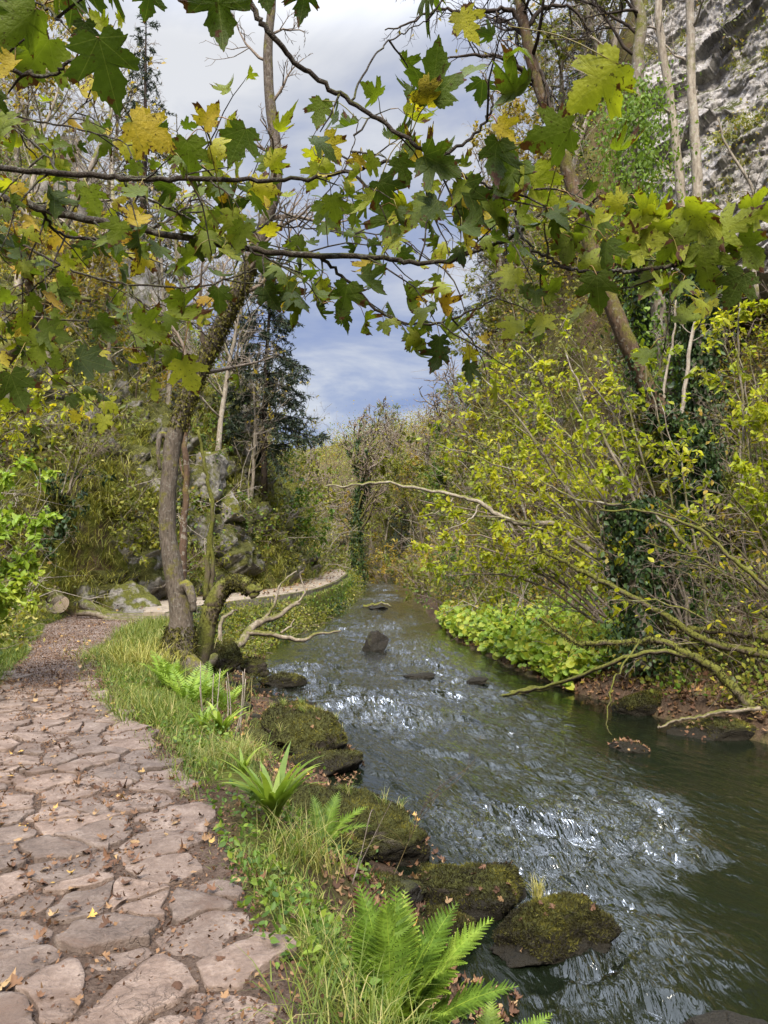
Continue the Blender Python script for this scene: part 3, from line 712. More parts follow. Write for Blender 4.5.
def tree(kind, variant, x, y, h, label, group=None, name=None, rot=None, cat='tree', sink=0.0):
    far_ = y > 44 and kind in ('bare', 'ivy'); key = ('far_' + kind if far_ else kind, variant)
    names = {'bare': 'bare_tree', 'young': 'young_tree', 'pale': 'pale_bare_tree', 'yellow': 'yellow_leaved_tree', 'olive': 'olive_leaved_tree', 'green': 'green_leaved_tree', 'ivy': 'ivy_clad_tree'}
    z = H(x, y) - sink
    if key not in LIB:
        tr, cr, iv, mt = tree_lib(100 + variant * 17 + len(kind) * 5, 9.0, .13 if kind != 'young' else .07, key[0])
        root = empty(name or names[kind], (0, 0, 0), label, cat, group)
        tr.build('trunk', M[mt[0]], root); cr.build('crown', [M[mt[1]], M[mt[2]]], root)
        if iv: iv.build('ivy', M['ivy'], root)
        LIB[key] = root
    else:
        root = copy_tree(LIB[key]); root['label'] = label
        if group: root['group'] = group
        elif 'group' in root: del root['group']
    s = h / 9.0; root.location = (x, y, z); root.scale = (s, s, s); root.rotation_euler = (0, 0, RS.uniform(0, 6.28) if rot is None else rot)
    return root
def at(px, d, off=0.0):
    return (px - 384) / FPX * d + off, d

def shrub_lib(seed, kind, leafn, lsize, stems=9, spread=.75):
    rs = np.random.default_rng(seed); o = []
    for k in range(stems):
        a = k * 2.4 + rs.normal(0, .3); d = np.array([math.cos(a) * spread, math.sin(a) * spread, 1.0]) * 1; d += rs.normal(0, .15, 3); d /= np.linalg.norm(d)
        grow(rs, np.array([rs.normal(0, .08), rs.normal(0, .08), -.25]), d, rs.uniform(1.5, 2.6), .022, 0, CFG_SHRUB, o)
    st = MB(); tubes(st, [(p, q) for l, p, q in o if l < 2], 4, 0); tubes(st, [(p, q) for l, p, q in o if l == 2], 3, 0)
    fo = MB(); twig_leaves(fo, [p for l, p, q in o if l == 2], leafn, lsize, 0, T_OVATE); twig_leaves(fo, [p for l, p, q in o if l == 1], leafn * 1.2, lsize, 0, T_OVATE)
    return st, fo
SLIB = {}
def shrub(kind, variant, x, y, h, label, group=None, leafn=2.2, lsize=.11, wide=1.0, stem='twig', sink=0.1, name=None, spread=.75):
    key = (kind, variant); nm = name or {'hazel': 'hazel_shrub', 'green': 'green_shrub', 'olive': 'olive_shrub', 'autumn': 'autumn_shrub', 'bright': 'bright_green_shrub'}[kind]
    if key not in SLIB:
        st, fo = shrub_lib(300 + variant * 13 + len(kind), kind, leafn, lsize, spread=spread)
        root = empty(nm, (0, 0, 0), label, 'shrub', group); st.build('stem', M[stem], root); fo.build('foliage', M[kind], root); SLIB[key] = root
    else:
        root = copy_tree(SLIB[key]); root['label'] = label
        if group: root['group'] = group
        elif 'group' in root: del root['group']
    s = h / 2.4; root.location = (x, y, H(x, y) - sink); root.scale = (s * wide, s * wide, s); root.rotation_euler = (0, 0, RS.uniform(0, 6.28))
    return root

def conifer(name, label, base, h, rad, seed, n=34, mat='needle', dens=1.0, t0=.12, cat='conifer', droop=-.12):
    rs = np.random.default_rng(seed); root = empty(name, base, label, cat); o = []
    tp = smooth_line([(0, 0, -.5), (rs.normal(0, .1), 0, h * .5), (rs.normal(0, .2), 0, h)], 6)
    tr = MB(); tubes(tr, [(tp, np.linspace(h * .016, .02, len(tp)))], 8, 0, None, .4)
    br, tw, br_r = [], [], []
    for k in range(int(n * 3)):
        t = t0 + (1 - t0) * (k + rs.random()) / (n * 3); a = k * 2.399 + rs.normal(0, .3)
        L = rad * (1 - t * .9) * rs.uniform(.55, 1.15) + .15
        p = np.array([0, 0, h * t]); d = np.array([math.cos(a), math.sin(a), rs.uniform(-.1, .35)])
        pts = [p]
        for i in range(6):
            d = d + rs.normal(0, .1, 3); d[2] += droop * (i < 4) + .05 * (i >= 4); d = d / np.linalg.norm(d); p = p + d * L / 6; pts.append(p)
        pts = np.array(pts); br.append((pts, np.linspace(.03 * L / rad + .008, .004, 7)))
        for q in range(int(L * 14 * dens)):
            u = rs.uniform(.2, 1) * 6; i = min(int(u), 5); b = pts[i] + (pts[i + 1] - pts[i]) * (u - i); ax = pts[i + 1] - pts[i]; ax /= np.linalg.norm(ax)
            e = ax * .7 + rs.normal(0, .5, 3) + np.array([0, 0, -.25]); e /= np.linalg.norm(e); l = rs.uniform(.15, .45) * min(1, L)
            tw.append(np.array([b, b + e * l * .5, b + e * l + np.array([0, 0, -.05])]))
    tubes(tr, br, 4, 0); part_l = tr.build('trunk', M['darktwig'], root)
    cr = MB(); tubes(cr, [(p, np.array([.006, .005, .003])) for p in tw], 3, 1)
    P = np.array(tw); nn = len(P) * 15; i = rs.integers(0, len(P), nn); u = rs.random((nn, 1)); pos = P[i, 0] * (1 - u) + P[i, 2] * u
    tip = nrm(P[i, 2] - P[i, 0]) * .8 + rs.normal(0, .55, (nn, 3)); leaves(cr, T_SIMPLE, pos, tip, rs.normal(0, 1, (nn, 3)) + np.array([0, 0, .6]), rs.uniform(.07, .18, nn), rs.random(nn), 0)
    cr.build('crown', [M[mat], M['darktwig']], root)
    return root

def wood(name, label, cat, mat, lines, group=None, sides=8, rough=.5, parts=()):
    """a branch, stem or log: lines of (world pts, radii); the first point is its base"""
    base = lines[0][0][0]; root = empty(name, base, label, cat, group)
    mb = MB(); tubes(mb, lines[:1], sides, 0, None, rough); part(mb, parts[0] if parts else 'limb', M[mat], root)
    if len(lines) > 1:
        mb = MB(); tubes(mb, lines[1:], max(4, sides - 3), 0, None, rough * .6); part(mb, parts[1] if len(parts) > 1 else 'side_branches', M[mat], root)
    return root
def pxline(pts, n=6, jit=0.0):
    return smooth_line([W(*p) for p in pts], n, jit)

# ------------------------------------------------------------------ ground cover on slopes and banks (stuff)
def sample(n, x0, x1, y0, y1, ok, power=1.2):
    xs, ys_ = [], []; got = 0
    while got < n:
        x = RS.uniform(x0, x1, n * 3); y = RS.uniform(y0, y1, n * 3)
        e = .15; z = H0(x, y); sl = np.sqrt(1 + ((H0(x + e, y) - z) / e) ** 2 + ((H0(x, y + e) - z) / e) ** 2)
        w = np.minimum(sl, 5) / np.maximum(y, 4) ** power; w /= (5 / 4 ** power)
        k = (RS.random(n * 3) < w * 6) & ok(x, y, z); xs.append(x[k]); ys_.append(y[k]); got += k.sum()
    return np.concatenate(xs)[:n], np.concatenate(ys_)[:n]
def slope_dir(x, y):
    e = .2; gx_ = (H0(x + e, y) - H0(x - e, y)) / (2 * e); gy_ = (H0(x, y + e) - H0(x, y - e)) / (2 * e)
    return nrm(np.stack([-gx_, -gy_, np.ones_like(x)], -1))
lim = lambda x, y, z, k=.62: (np.abs(x) < y * k + 2.5) & (z < y * .95 + 4)
left_ok = lambda x, y, z: (x < ip(y, PL) - .25) & lim(x, y, z) & ((y < 17.4) | (y > 37) | (x < ip(y, PL) - 4) | (vn(x * .9, y * .9, z * .9, 55) > .64))
right_ok = lambda x, y, z: (x > ip(y, WR) + .5) & lim(x, y, z) & ~((x > .29 * y) & (y > 18) & (z > y * .40))

def undergrowth(name, n, box, ok, mats_p, leafr, label=None, twigs=.6, hmul=1.0, power=1.2):
    x, y = sample(n, *box, ok, power); z = H0(x, y); nr = slope_dir(x, y); mb = MB(); allm = [m for m, _ in mats_p]
    pat = vn(x * .45, y * .45, z * .3, 77); ch = np.searchsorted(np.cumsum([p for _, p in mats_p]), np.clip(pat * .75 + RS.random(n) * .4 - .08, 0, .999))
    tl = []
    for k in range(len(allm)):
        idx = np.where(ch == k)[0]
        if not len(idx): continue
        m = 26; ii = np.repeat(idx, m); sz = (.28 + .012 * y[ii]) * hmul * np.repeat(RS.uniform(.5, 1.4, len(idx)), m)
        off = RS.normal(0, 1, (len(ii), 3)) * .5; up = nr[ii] * .55 + np.array([0, 0, .55])
        pos = np.stack([x[ii], y[ii], z[ii]], -1) + off * sz[:, None] + up * (sz * np.abs(RS.normal(.35, .35, len(ii))) * np.where(y[ii] > 44, .55, 1))[:, None]
        ls = np.clip(leafr * (.6 + y[ii] / 28), .03, .22) * RS.uniform(.6, 1.3, len(ii))
        leaves(mb, T_QUAD, pos, rdir(len(ii), -.4), nr[ii] * .6 + RS.normal(0, .6, (len(ii), 3)) + np.array([0, 0, .5]), ls, np.clip(np.repeat(RS.random(len(idx)), m) * .55 + RS.random(len(ii)) * .45, 0, 1), k)
    nt_ = int(n * twigs)
    i = RS.integers(0, n, nt_); b = np.stack([x[i], y[i], z[i]], -1); d = nrm(nr[i] * .6 + rdir(nt_, .5)); L = RS.uniform(.4, 1.3, nt_) * (.6 + y[i] / 40) * hmul
    t = np.linspace(0, 1, 5)[None, :, None]; P = b[:, None] + d[:, None] * L[:, None, None] * t; P = P + RS.normal(0, .05, P.shape) * L[:, None, None] * t; P[..., 2] -= .35 * (L[:, None] * np.linspace(0, 1, 5)[None] ** 2)
    rr_ = (.0035 + .00022 * y[i])[:, None] * np.linspace(1, .35, 5)[None]
    tubes(mb, list(zip(P, rr_)), 3, len(allm))
    o = mb.build(name, [M[a] for a in allm] + [M['twig']]); tag(o, label, kind='stuff'); return o
undergrowth('undergrowth', 5200, (-40, -2, 8, 60), left_ok, [('ivy', .06), ('green', .22), ('olive', .38), ('dry', .2), ('autumn', .14)], .085, 'mixed brambles, ivy and dead stems on the steep wooded slope', 1.1)
undergrowth('undergrowth', 6500, (0, 45, 8, 75), right_ok, [('ivy', .10), ('green', .13), ('olive', .40), ('autumn', .27), ('litter', .10)], .085, 'mixed brambles, dead stems and fallen leaves on the wooded hillside', 1.5)
undergrowth('undergrowth', 4200, (-40, 10, 46, 100), lambda x, y, z: ((x < ip(y, PL) - .5) | (x > ip(y, WR) + .3)) & lim(x, y, z, .4), [('ivy', .05), ('green', .22), ('olive', .38), ('autumn', .35)], .052, 'scrub covering the far hillside', .8, 1.6, .6)

# twiggy brush on the slopes
def brush(name, n, box, ok, mat, Lm, label, power=1.1):
    x, y = sample(n, *box, ok, power); z = H0(x, y); nr = slope_dir(x, y); mb = MB()
    b = np.stack([x, y, z], -1); K = 6; t = np.linspace(0, 1, K)
    lines, sub = [], []
    for i in range(n):
        L = Lm * RS.uniform(.4, 1.4) * (.7 + y[i] / 60); d = nrm(nr[i] * .5 + np.array([0, 0, .8]) + RS.normal(0, .4, 3)); q = RS.normal(0, .3, 3)
        P = b[i] + d * (L * t)[:, None] + q * (L * t ** 2)[:, None]; P[:, 2] -= .25 * L * t ** 2.5; P[1:] += RS.normal(0, .03 * L, (K - 1, 3))
        r0 = .006 + .0003 * y[i]; lines.append((P, r0 * np.linspace(1, .3, K)))
        for _ in range(5):
            j = RS.integers(1, K - 1); e = nrm(P[j + 1] - P[j] + RS.normal(0, .6 * L / K, 3)); l = L * RS.uniform(.15, .45)
            S = P[j] + e * (np.linspace(0, 1, 4) * l)[:, None]; S[1:] += RS.normal(0, .05 * l, (3, 3)); sub.append((S, r0 * .6 * np.linspace(1, .4, 4)))
    tubes(mb, lines, 4, 0); tubes(mb, sub, 3, 0); o = mb.build(name, M[mat]); tag(o, label, kind='stuff'); return o
brush('brushwood', 800, (-40, -2, 12, 55), left_ok, 'paletwig', 2.0, 'leafless grey twigs on the wooded slope')
brush('brushwood', 700, (0, 45, 11, 75), right_ok, 'twig', 2.2, 'leafless brown twigs on the wooded hillside')
brush('brushwood', 260, (0, 45, 14, 60), right_ok, 'paletwig', 2.6, 'pale dead twigs on the wooded hillside')

# long grass drooping from the ledges of the left slope, and on the bank beyond
mb = MB(); x, y = sample(2000, -30, -2, 14, 48, lambda x, y, z: (x < ip(y, PL) - .2) & (x > ip(y, PL) - 7) & lim(x, y, z)); z = H0(x, y)
for i in range(len(x)): tuft((x[i], y[i], z[i] - .03), 26, .55 + y[i] * .008, .12, .006 + .00025 * y[i], mb, 0, (.0, .75), 2.0)
o = mb.build('long_grass', M['dry']); tag(o, 'long drooping grass on the ledges of the rocky slope', kind='stuff')

# grass strip beside the path
mb = MB(); n = 46000
y = 1.5 + (17.5 - 1.5) * RS.random(n) ** 1.7; t = np.clip(RS.normal(.22, .2, n), -.06, .85); x = ip(y, PR) + t * (ip(y, WL) - ip(y, PR))
dens = sstep(vn(x * 1.3, y * 1.3, None, 13) + .25 * sstep(y, 6, 10), .27, .48); k = RS.random(n) < dens * (.25 + .75 * sstep(y, 3.3, 4.6)); x, y = x[k], y[k]; n = len(x)
tall = .5 + .9 * sstep(vn(x * .8, y * .8, None, 17), .35, .75) + .35 * sstep(y, 8, 12)
blades(mb, np.stack([x, y, H0(x, y) - .01], -1), tall * RS.uniform(.07, .24, n), RS.uniform(0, 6.28, n), .0022 + .00022 * y, np.clip(RS.beta(2, 1.7, n), 0, 1), 0, RS.uniform(0, .5, n), RS.uniform(.3, 1.9, n))
# verge left of the path
m = 16000; y = RS.uniform(7.5, 17, m); x = ip(y, PL) - np.abs(RS.normal(0, .55, m)) + .05; k = (x > -.62 * y - 1) & (RS.random(m) < sstep(vn(x * 1.5, y * 1.5, None, 23), .3, .55)); x, y = x[k], y[k]; m = len(x)
blades(mb, np.stack([x, y, H0(x, y) - .01], -1), RS.uniform(.08, .26, m), RS.uniform(0, 6.28, m), .0045, RS.beta(2, 2.6, m), 0, RS.uniform(0, .5, m), RS.uniform(.3, 1.8, m))
# bank below the boardwalk
m = 4200; y = RS.uniform(16.5, 44, m); t = RS.uniform(.4, .97, m); x = ip(y, PR) + t * (ip(y, WL) - ip(y, PR))
blades(mb, np.stack([x, y, H0(x, y) - .01], -1), RS.uniform(.1, .3, m), RS.uniform(0, 6.28, m), .008, RS.beta(2, 2.2, m) * .7, 0, RS.uniform(0, .6, m), RS.uniform(.5, 2, m))
m = 2600; y = RS.uniform(17.2, 45, m); sd_ = RS.random(m) < .5; x = np.where(sd_, ip(y, PL) - .36 - np.abs(RS.normal(0, .12, m)), ip(y, PR) + .16 + np.abs(RS.normal(0, .1, m)))
blades(mb, np.stack([x, y, np.maximum(H0(x, y), -.02)], -1), np.where(sd_, RS.uniform(.1, .34, m), RS.uniform(.06, .18, m)), RS.uniform(0, 6.28, m), .009, RS.beta(2, 1.6, m), 0, RS.uniform(0, .7, m), RS.uniform(.5, 2, m))
o = mb.build('grass', M['grass']); tag(o, 'green grass along the edges of the path and bank', kind='stuff')
# low herbs in the bank
mb = MB(); n = 12000; y = 2 + 16 * RS.random(n) ** 1.6; t = np.clip(RS.normal(.36, .22, n), 0, .9); x = ip(y, PR) + t * (ip(y, WL) - ip(y, PR))
k = vn(x * 2.2, y * 2.2, None, 29) > .36; x, y = x[k], y[k]; n = len(x)
leaves(mb, T_OVATE, np.stack([x, y, H0(x, y) + np.abs(RS.normal(.03, .035, n))], -1), rdir(n, .1), RS.normal(0, .5, (n, 3)) + np.array([0, -.2, 1]), RS.uniform(.02, .05, n), RS.random(n), 0, False, .3)
m = 900; y = RS.uniform(15, 45, m); t = RS.uniform(.35, .95, m); x = ip(y, PR) + t * (ip(y, WL) - ip(y, PR))
leaves(mb, T_OVATE, np.stack([x, y, H0(x, y) + np.abs(RS.normal(.1, .12, m))], -1), rdir(m, .1), RS.normal(0, .5, (m, 3)) + np.array([0, -.2, 1]), RS.uniform(.06, .15, m), RS.random(m), 0, False, .3)
o = mb.build('low_herbs', M['green']); tag(o, 'low green herbs growing in the river bank', kind='stuff')
undergrowth('undergrowth', 700, (-7, 0, 16.5, 46), lambda x, y, z: (x > ip(y, PR) + .3) & (x < ip(y, WL) - .02), [('ivy', .3), ('olive', .5), ('dry', .2)], .05, 'rough low growth hanging down the bank below the boardwalk', .9, .42, .5)
# butterbur patch on the right bank
mb = MB(); n = 6500; y = 13.2 + 11.5 * RS.random(n) ** 1.2; e = .05 + np.abs(RS.normal(.9, 1.0, n)); x = ip(y, WR) + e
k = (e < 3.4); x, y, e = x[k], y[k], e[k]; n = len(x); z = np.maximum(H0(x, y), WZ) + .1 + np.abs(RS.normal(.18, .12, n))
leaves(mb, T_ROUND, np.stack([x, y, z], -1), rdir(n, -.1), RS.normal(0, .45, (n, 3)) + np.array([-.15, -.4, 1]), RS.uniform(.06, .17, n), np.clip(.68 - .25 * (e > 1.9) + RS.normal(0, .25, n), 0, 1), 0, False, .2)
o = mb.build('leafy_groundcover', M['bright']); tag(o, 'patch of broad bright green leaves on the far bank', kind='stuff')
# fallen leaves: path, banks, ledges
mb = MB(); n = 2600
y = 1.6 + 17 * RS.random(n) ** 1.5; x = ip(y, PL) + RS.random(n) * (ip(y, PR) - ip(y, PL)); k = RS.random(n) < .35 + .65 * (vn(x * 1.2, y * 1.2, None, 37) > .52); x, y = x[k], y[k]; n = len(x)
leaves(mb, _maple_curled(.25), np.stack([x, y, pathz(x, y) + .03], -1), rdir(n) * np.array([1, 1, .06]), RS.normal(0, .14, (n, 3)) + np.array([0, 0, 1]), RS.uniform(.014, .05, n), RS.random(n) ** 1.3, 0, False, .6)
n = 42000; y = 1.5 + 17 * RS.random(n) ** 1.3; x = ip(y, PL) + RS.random(n) * (ip(y, PR) - ip(y, PL) + .1)
leaves(mb, T_QUAD, np.stack([x, y, pathz(x, y) + .004 + np.abs(RS.normal(0, .004, n))], -1), rdir(n) * np.array([1, 1, .3]), RS.normal(0, .5, (n, 3)) + np.array([0, 0, 1]), RS.uniform(.008, .026, n), RS.random(n) ** 1.6 * .8, 0, False, .8)
n = 8500; y = 2 + 16 * RS.random(n) ** 1.5; t = np.clip(RS.normal(.72, .22, n), .1, 1.12); x = ip(y, PR) + t * (ip(y, WL) - ip(y, PR)); z = np.maximum(H0(x, y), WZ) + .015; k = vn(x * 1.4, y * 1.4, None, 41) > .4; x, y, z = x[k], y[k], z[k]; n = len(x)
leaves(mb, _maple_curled(.8), np.stack([x, y, z], -1), rdir(n) * np.array([1, 1, .15]), RS.normal(0, .28, (n, 3)) + np.array([0, 0, 1]), RS.uniform(.018, .05, n), RS.random(n) ** 1.3, 0, False, .7)
n = 5000; y = 8.5 + 14 * RS.random(n) ** 1.2; x = ip(y, WR) + .1 + np.abs(RS.normal(0, 1.5, n)); 
leaves(mb, _maple_curled(.8), np.stack([x, y, np.maximum(H0(x, y), WZ) + .02], -1), rdir(n) * np.array([1, 1, .3]), RS.normal(0, .45, (n, 3)) + np.array([0, 0, 1]), RS.uniform(.03, .08, n), RS.random(n), 0, False, .7)
n = 420; y = RS.uniform(16.6, 44, n); u_ = RS.random(n); u_ = np.where(RS.random(n) < .6, u_ ** 3, u_); x = ip(y, PL) - .1 + u_ * (ip(y, PR) - ip(y, PL) + .1)
leaves(mb, _maple_curled(.3), np.stack([x, y, np.full(n, .19)], -1), rdir(n) * np.array([1, 1, .1]), RS.normal(0, .2, (n, 3)) + np.array([0, 0, 1]), RS.uniform(.04, .09, n), RS.random(n), 0, False, .6)
n = 700; y = RS.uniform(3.2, 10, n); x = ip(y, WL) + np.abs(RS.normal(0, .6, n))
leaves(mb, _maple_curled(.3), np.stack([x, y, H0(x, y) + .02], -1), rdir(n) * np.array([1, 1, .15]), RS.normal(0, .3, (n, 3)) + np.array([0, 0, 1]), RS.uniform(.02, .06, n), .4 + .6 * RS.random(n), 0, False, .6)
o = mb.build('fallen_leaves', M['litter']); tag(o, 'brown fallen leaves scattered over path and banks', kind='stuff')

# ------------------------------------------------------------------ boardwalk beyond the paving
def deck_mat():
    m, nt, n, l = newmat('worn boardwalk'); P = geo(nt)
    a = noise(nt, P, 9, 7, .7); b = noise(nt, P, 60, 4, .7)
    c = ramp(nt, [(.3, (.15, .12, .09)), (.7, (.35, .29, .22))], mth(nt, 'ADD', mth(nt, 'MULTIPLY', a, .6), mth(nt, 'MULTIPLY', b, .4)))
    c = mixc(nt, mth(nt, 'MULTIPLY', ramp(nt, [(.48, (0, 0, 0)), (.62, (1, 1, 1))], noise(nt, P, 1.3, 6, .7)), .7), c, (.10, .075, .05))
    p = pbsdf(nt, c, .9, .15, bump(nt, mth(nt, 'ADD', a, b), .6, .02)); out(nt, p.outputs[0]); return m
M['deck'] = deck_mat(); M['timber'] = bark_mat('weathered timber', (.12, .10, .08), (.30, .26, .21), .25, (.09, .09, .02))
root = empty('boardwalk', (-4.9, 17.5, .08), 'narrow pale boardwalk curving away along the bank above the river', 'boardwalk')
yd = axis([(16.6, 46, .12)]); xl = ip(yd, PL) - .38; xr = ip(yd, PR) + .02
xl = np.where(yd < 18.6, np.minimum(-4.85 - (yd - 16.6) * .35, xr - .35), xl)
def smo(a, k=15): 
    p_ = np.pad(a, k, mode='edge'); return np.convolve(p_, np.ones(2 * k + 1) / (2 * k + 1), 'valid')
xl, xr = smo(xl), smo(xr); zt = .15 + .02 * np.sin(yd * .4)
prof = []
for fx, fz in ((0, -.14), (0, 0), (.33, .008), (.66, .008), (1, 0), (1, -.14)): prof.append(np.stack([xl + (xr - xl) * fx, yd, zt + fz + fbm(yd * 2, yd * 0 + fx * 3, None, 3, 5) * .008 * (fz >= 0)], -1))
V = np.stack(prof, 1); mb = MB(); mb.add(V.reshape(-1, 3), grid_faces(1, len(yd), 6)); mb.f.append(np.array([[5, 4, 3, 2, 1, 0]])); mb.m.append(np.zeros(1, np.int32)); part(mb, 'deck', M['deck'], root, smooth=False)
mb = MB()
def box(mb, c, s, ax=(1, 0, 0), mat=0):
    ax = nrm(np.array(ax, float)); ay = np.cross([0, 0, 1.0], ax); V = np.array([(sx_, sy_, sz_) for sx_ in (-1, 1) for sy_ in (-1, 1) for sz_ in (-1, 1)], float) * .5
    P = np.array(c) + V[:, :1] * s[0] * ax + V[:, 1:2] * s[1] * ay + V[:, 2:] * s[2] * np.array([0, 0, 1.0])
    mb.add(P, np.array([[0, 1, 3, 2], [4, 6, 7, 5], [0, 4, 5, 1], [2, 3, 7, 6], [0, 2, 6, 4], [1, 5, 7, 3]]), mat, RS.random())
for a in range(0, len(yd) - 12, 12):
    p, q = np.array([xr[a], yd[a]]), np.array([xr[a + 12], yd[a + 12]]); c = (p + q) / 2; L = np.linalg.norm(q - p)
    box(mb, (c[0] + .05, c[1], zt[a] - .10), (L - .02, .08, .17), (*(q - p), 0))
part(mb, 'edge_beam', M['timber'], root, smooth=False)
for a in range(10, len(yd) - 12, 14):
    mb = MB(); box(mb, (xr[a] - .08, yd[a], -.42), (.11, .11, .9)); part(mb, 'post', M['timber'], root, smooth=False)
for k in range(3):
    mb = MB(); box(mb, (-5.3 + .02 * k, 16.38 + .16 * k, .0 + .045 * k), (1.3 - .06 * k, .15, .07), (1, -.10 + .02 * k, 0)); part(mb, 'step_board', M['timber'], root, smooth=False)

# ------------------------------------------------------------------ cliff (rock face high on the right)
cu = np.linspace(0, 1, 420); cv = np.linspace(0, 1, 460)
c00, c10, c11, c01 = W(620, 300, 24.0), W(900, 300, 18.0), W(900, -200, 20.5), W(632, -160, 27)
U_, V_ = np.meshgrid(cu, cv); Pc = (c00 * ((1 - U_) * (1 - V_))[..., None] + c10 * (U_ * (1 - V_))[..., None] + c11 * (U_ * V_)[..., None] + c01 * ((1 - U_) * V_)[..., None])
nc = nrm(np.cross(c10 - c00, c01 - c00)); nc = nc if nc[1] < 0 else -nc
def slabs(p, size, seed, tilt=.35):
    """broken rock: stepped blocks along tilted beds"""
    x, y, z = p[..., 0], p[..., 1], p[..., 2]; o_ = np.zeros(x.shape); s_, a_ = size, 1.0
    for k in range(3):
        w1 = fbm(x / s_, y / s_, z / s_, 3, seed + k) * 1.5; w2 = fbm(x / s_ + 9, y / s_, z / s_, 3, seed + 4 + k) * 1.5
        u = (x * .8 + y * .6 + z * tilt) / s_ + w1; v = (z * 1.0 - x * tilt) / (s_ * .55) + w2
        fu, fv = np.floor(u), np.floor(v + (np.floor(u) % 2) * .5)
        r_ = _h(fu, fv, np.zeros_like(fu), seed + k); t_ = (v + (np.floor(u) % 2) * .5) - fv
        o_ = o_ + a_ * ((r_ - .5) - .25 * t_ * (r_ - .3)); s_ *= .42; a_ *= .45
    return o_
q = Pc * .3
dsp = fbm(q[..., 0], q[..., 1], q[..., 2], 4, 101) * 2.0 + slabs(Pc, 2.2, 211, .5) * .6 + fbm(Pc[..., 0] * 3, Pc[..., 1] * 3, Pc[..., 2] * 3, 5, 103, .6) * .3 - np.clip(1 - np.minimum.reduce([U_, 1 - U_, V_, 1 - V_]) / .06, 0, 1) * 3.5
mb = MB(); mb.add((Pc + nc * dsp[..., None]).reshape(-1, 3), grid_faces(1, 460, 420, False))
o = mb.build('cliff', M['cliffm']); tag(o, kind='structure')
Cp = Pc + nc * dsp[..., None]; cnz = np.gradient(dsp, axis=0); wgt = np.clip(-cnz, 0, .2).ravel() ** 1.2 + 2e-4; wgt = wgt * sstep(vn(Cp[..., 0] * .6, Cp[..., 1] * .6, Cp[..., 2] * .6, 15), .4, .6).ravel(); ii = RS.choice(wgt.size, 700, p=wgt / wgt.sum()); mb = MB(); cpts = Cp.reshape(-1, 3)[ii] + nc * .05
jj = np.repeat(np.arange(700), 22); pos = cpts[jj] + RS.normal(0, .16, (len(jj), 3)); leaves(mb, T_QUAD, pos, rdir(len(jj), -.5), RS.normal(0, .6, (len(jj), 3)) + nc + np.array([0, 0, .5]), RS.uniform(.06, .14, len(jj)), RS.random(len(jj)), jj % 5 == 0 if False else 0)
for q_ in cpts[::3]: tuft(q_, 22, .5, .06, .009, mb, 1, (0, .7), 2.0)
o = mb.build('undergrowth', [M['olive'], M['dry']]); tag(o, 'tufts of grass and ivy rooted in the cracks of the cliff', kind='stuff')
# mossy ledges of the left slope above the path and boardwalk
ly = np.linspace(17.4, 37, 300); ld_ = np.interp(np.linspace(0, 1, 150), [0, .75, 1], [.15, 3.4, 6.5])
LY, LD = np.meshgrid(ly, ld_); LX = ip(LY, PL) - LD; LZ = lateral(LD, LY) + np.clip(LD / 3, 0, 1) * fbm(LX * .35, LY * .35, None, 5, 3) * 2.2
nL = nrm(np.cross(np.stack([np.gradient(LX, axis=1), np.gradient(LY, axis=1), np.gradient(LZ, axis=1)], -1), np.stack([np.gradient(LX, axis=0), np.gradient(LY, axis=0), np.gradient(LZ, axis=0)], -1)))
nL = np.where(nL[..., :1] < 0, -nL, nL); PLd = np.stack([LX, LY, LZ], -1)
ed = np.clip(np.minimum.reduce([(LY - 17.4) / .8, (37 - LY) / 2, LD / .5, (6.5 - LD) / 1.5]), 0, 1)
dL = slabs(PLd, 1.7, 311, .25) * .75 + fbm(LX * .6, LY * .6, LZ * .6, 3, 77) * 1.3 + fbm(LX * 3, LY * 3, LZ * 3, 4, 78) * .22 + .08
mb = MB(); mb.add((PLd + nL * (np.where(ed < 1, dL * ed - .5 * (1 - ed), dL))[..., None]).reshape(-1, 3), grid_faces(1, 150, 300, False))
o = mb.build('rocky_slope', M['ledge']); tag(o, kind='structure')

# ------------------------------------------------------------------ rocks
rock('boulder', 'large mossy boulder at the edge of the river beside the hart\'s tongue fern', 'boulder', (-.30, 6.35, -.76), (.68, .56, .45), 3, group=None, moss=13000, tufts=9, leaf=10, mossmin=-.05, sub=6, amp=.5, cuts=12)
rock('boulder', 'mossy boulder capped with bright green grass where the water narrows the bank', 'boulder', (-1.0, 9.6, -.82), (.52, .7, .42), 8, amp=.45, moss=8000, mossl=.03, tufts=16, leaf=14, mossmin=-.2)
rock('boulder', 'low dark flat rock at the tip of the grassy boulder', 'boulder', (-.62, 8.75, -.9), (.5, .34, .2), 12, amp=.4, moss=3000, leaf=3)
rock('boulder', 'small round mossy rock standing between the large boulder and the water', 'boulder', (-.14, 7.05, -.82), (.17, .16, .22), 14, moss=1500)
olive_rock = rock('boulder', 'olive mossy rock with a pale grass tuft, reaching into the dark water', 'boulder', (1.05, 4.95, -.88), (.46, .38, .25), 21, group=None, moss=14000, tufts=0, leaf=16, mossmin=-.15, sub=6, amp=.5, cuts=12)
rock('boulder', 'dark mossy rock behind the olive mossy rock, sprinkled with dead leaves', 'boulder', (.62, 5.5, -.88), (.48, .32, .27), 25, amp=.45, moss=9000, leaf=22, mossmin=-.15)
rock('boulder', 'dark moss hummock between the fern and the olive mossy rock', 'boulder', (.34, 5.05, -.9), (.32, .24, .2), 27, amp=.45, moss=6000, leaf=14, mossmin=-.3)
rock('boulder', 'flat stone buried in leaf litter behind the big fern', 'boulder', (.05, 5.45, -.8), (.3, .18, .14), 29, moss=1500, leaf=22)
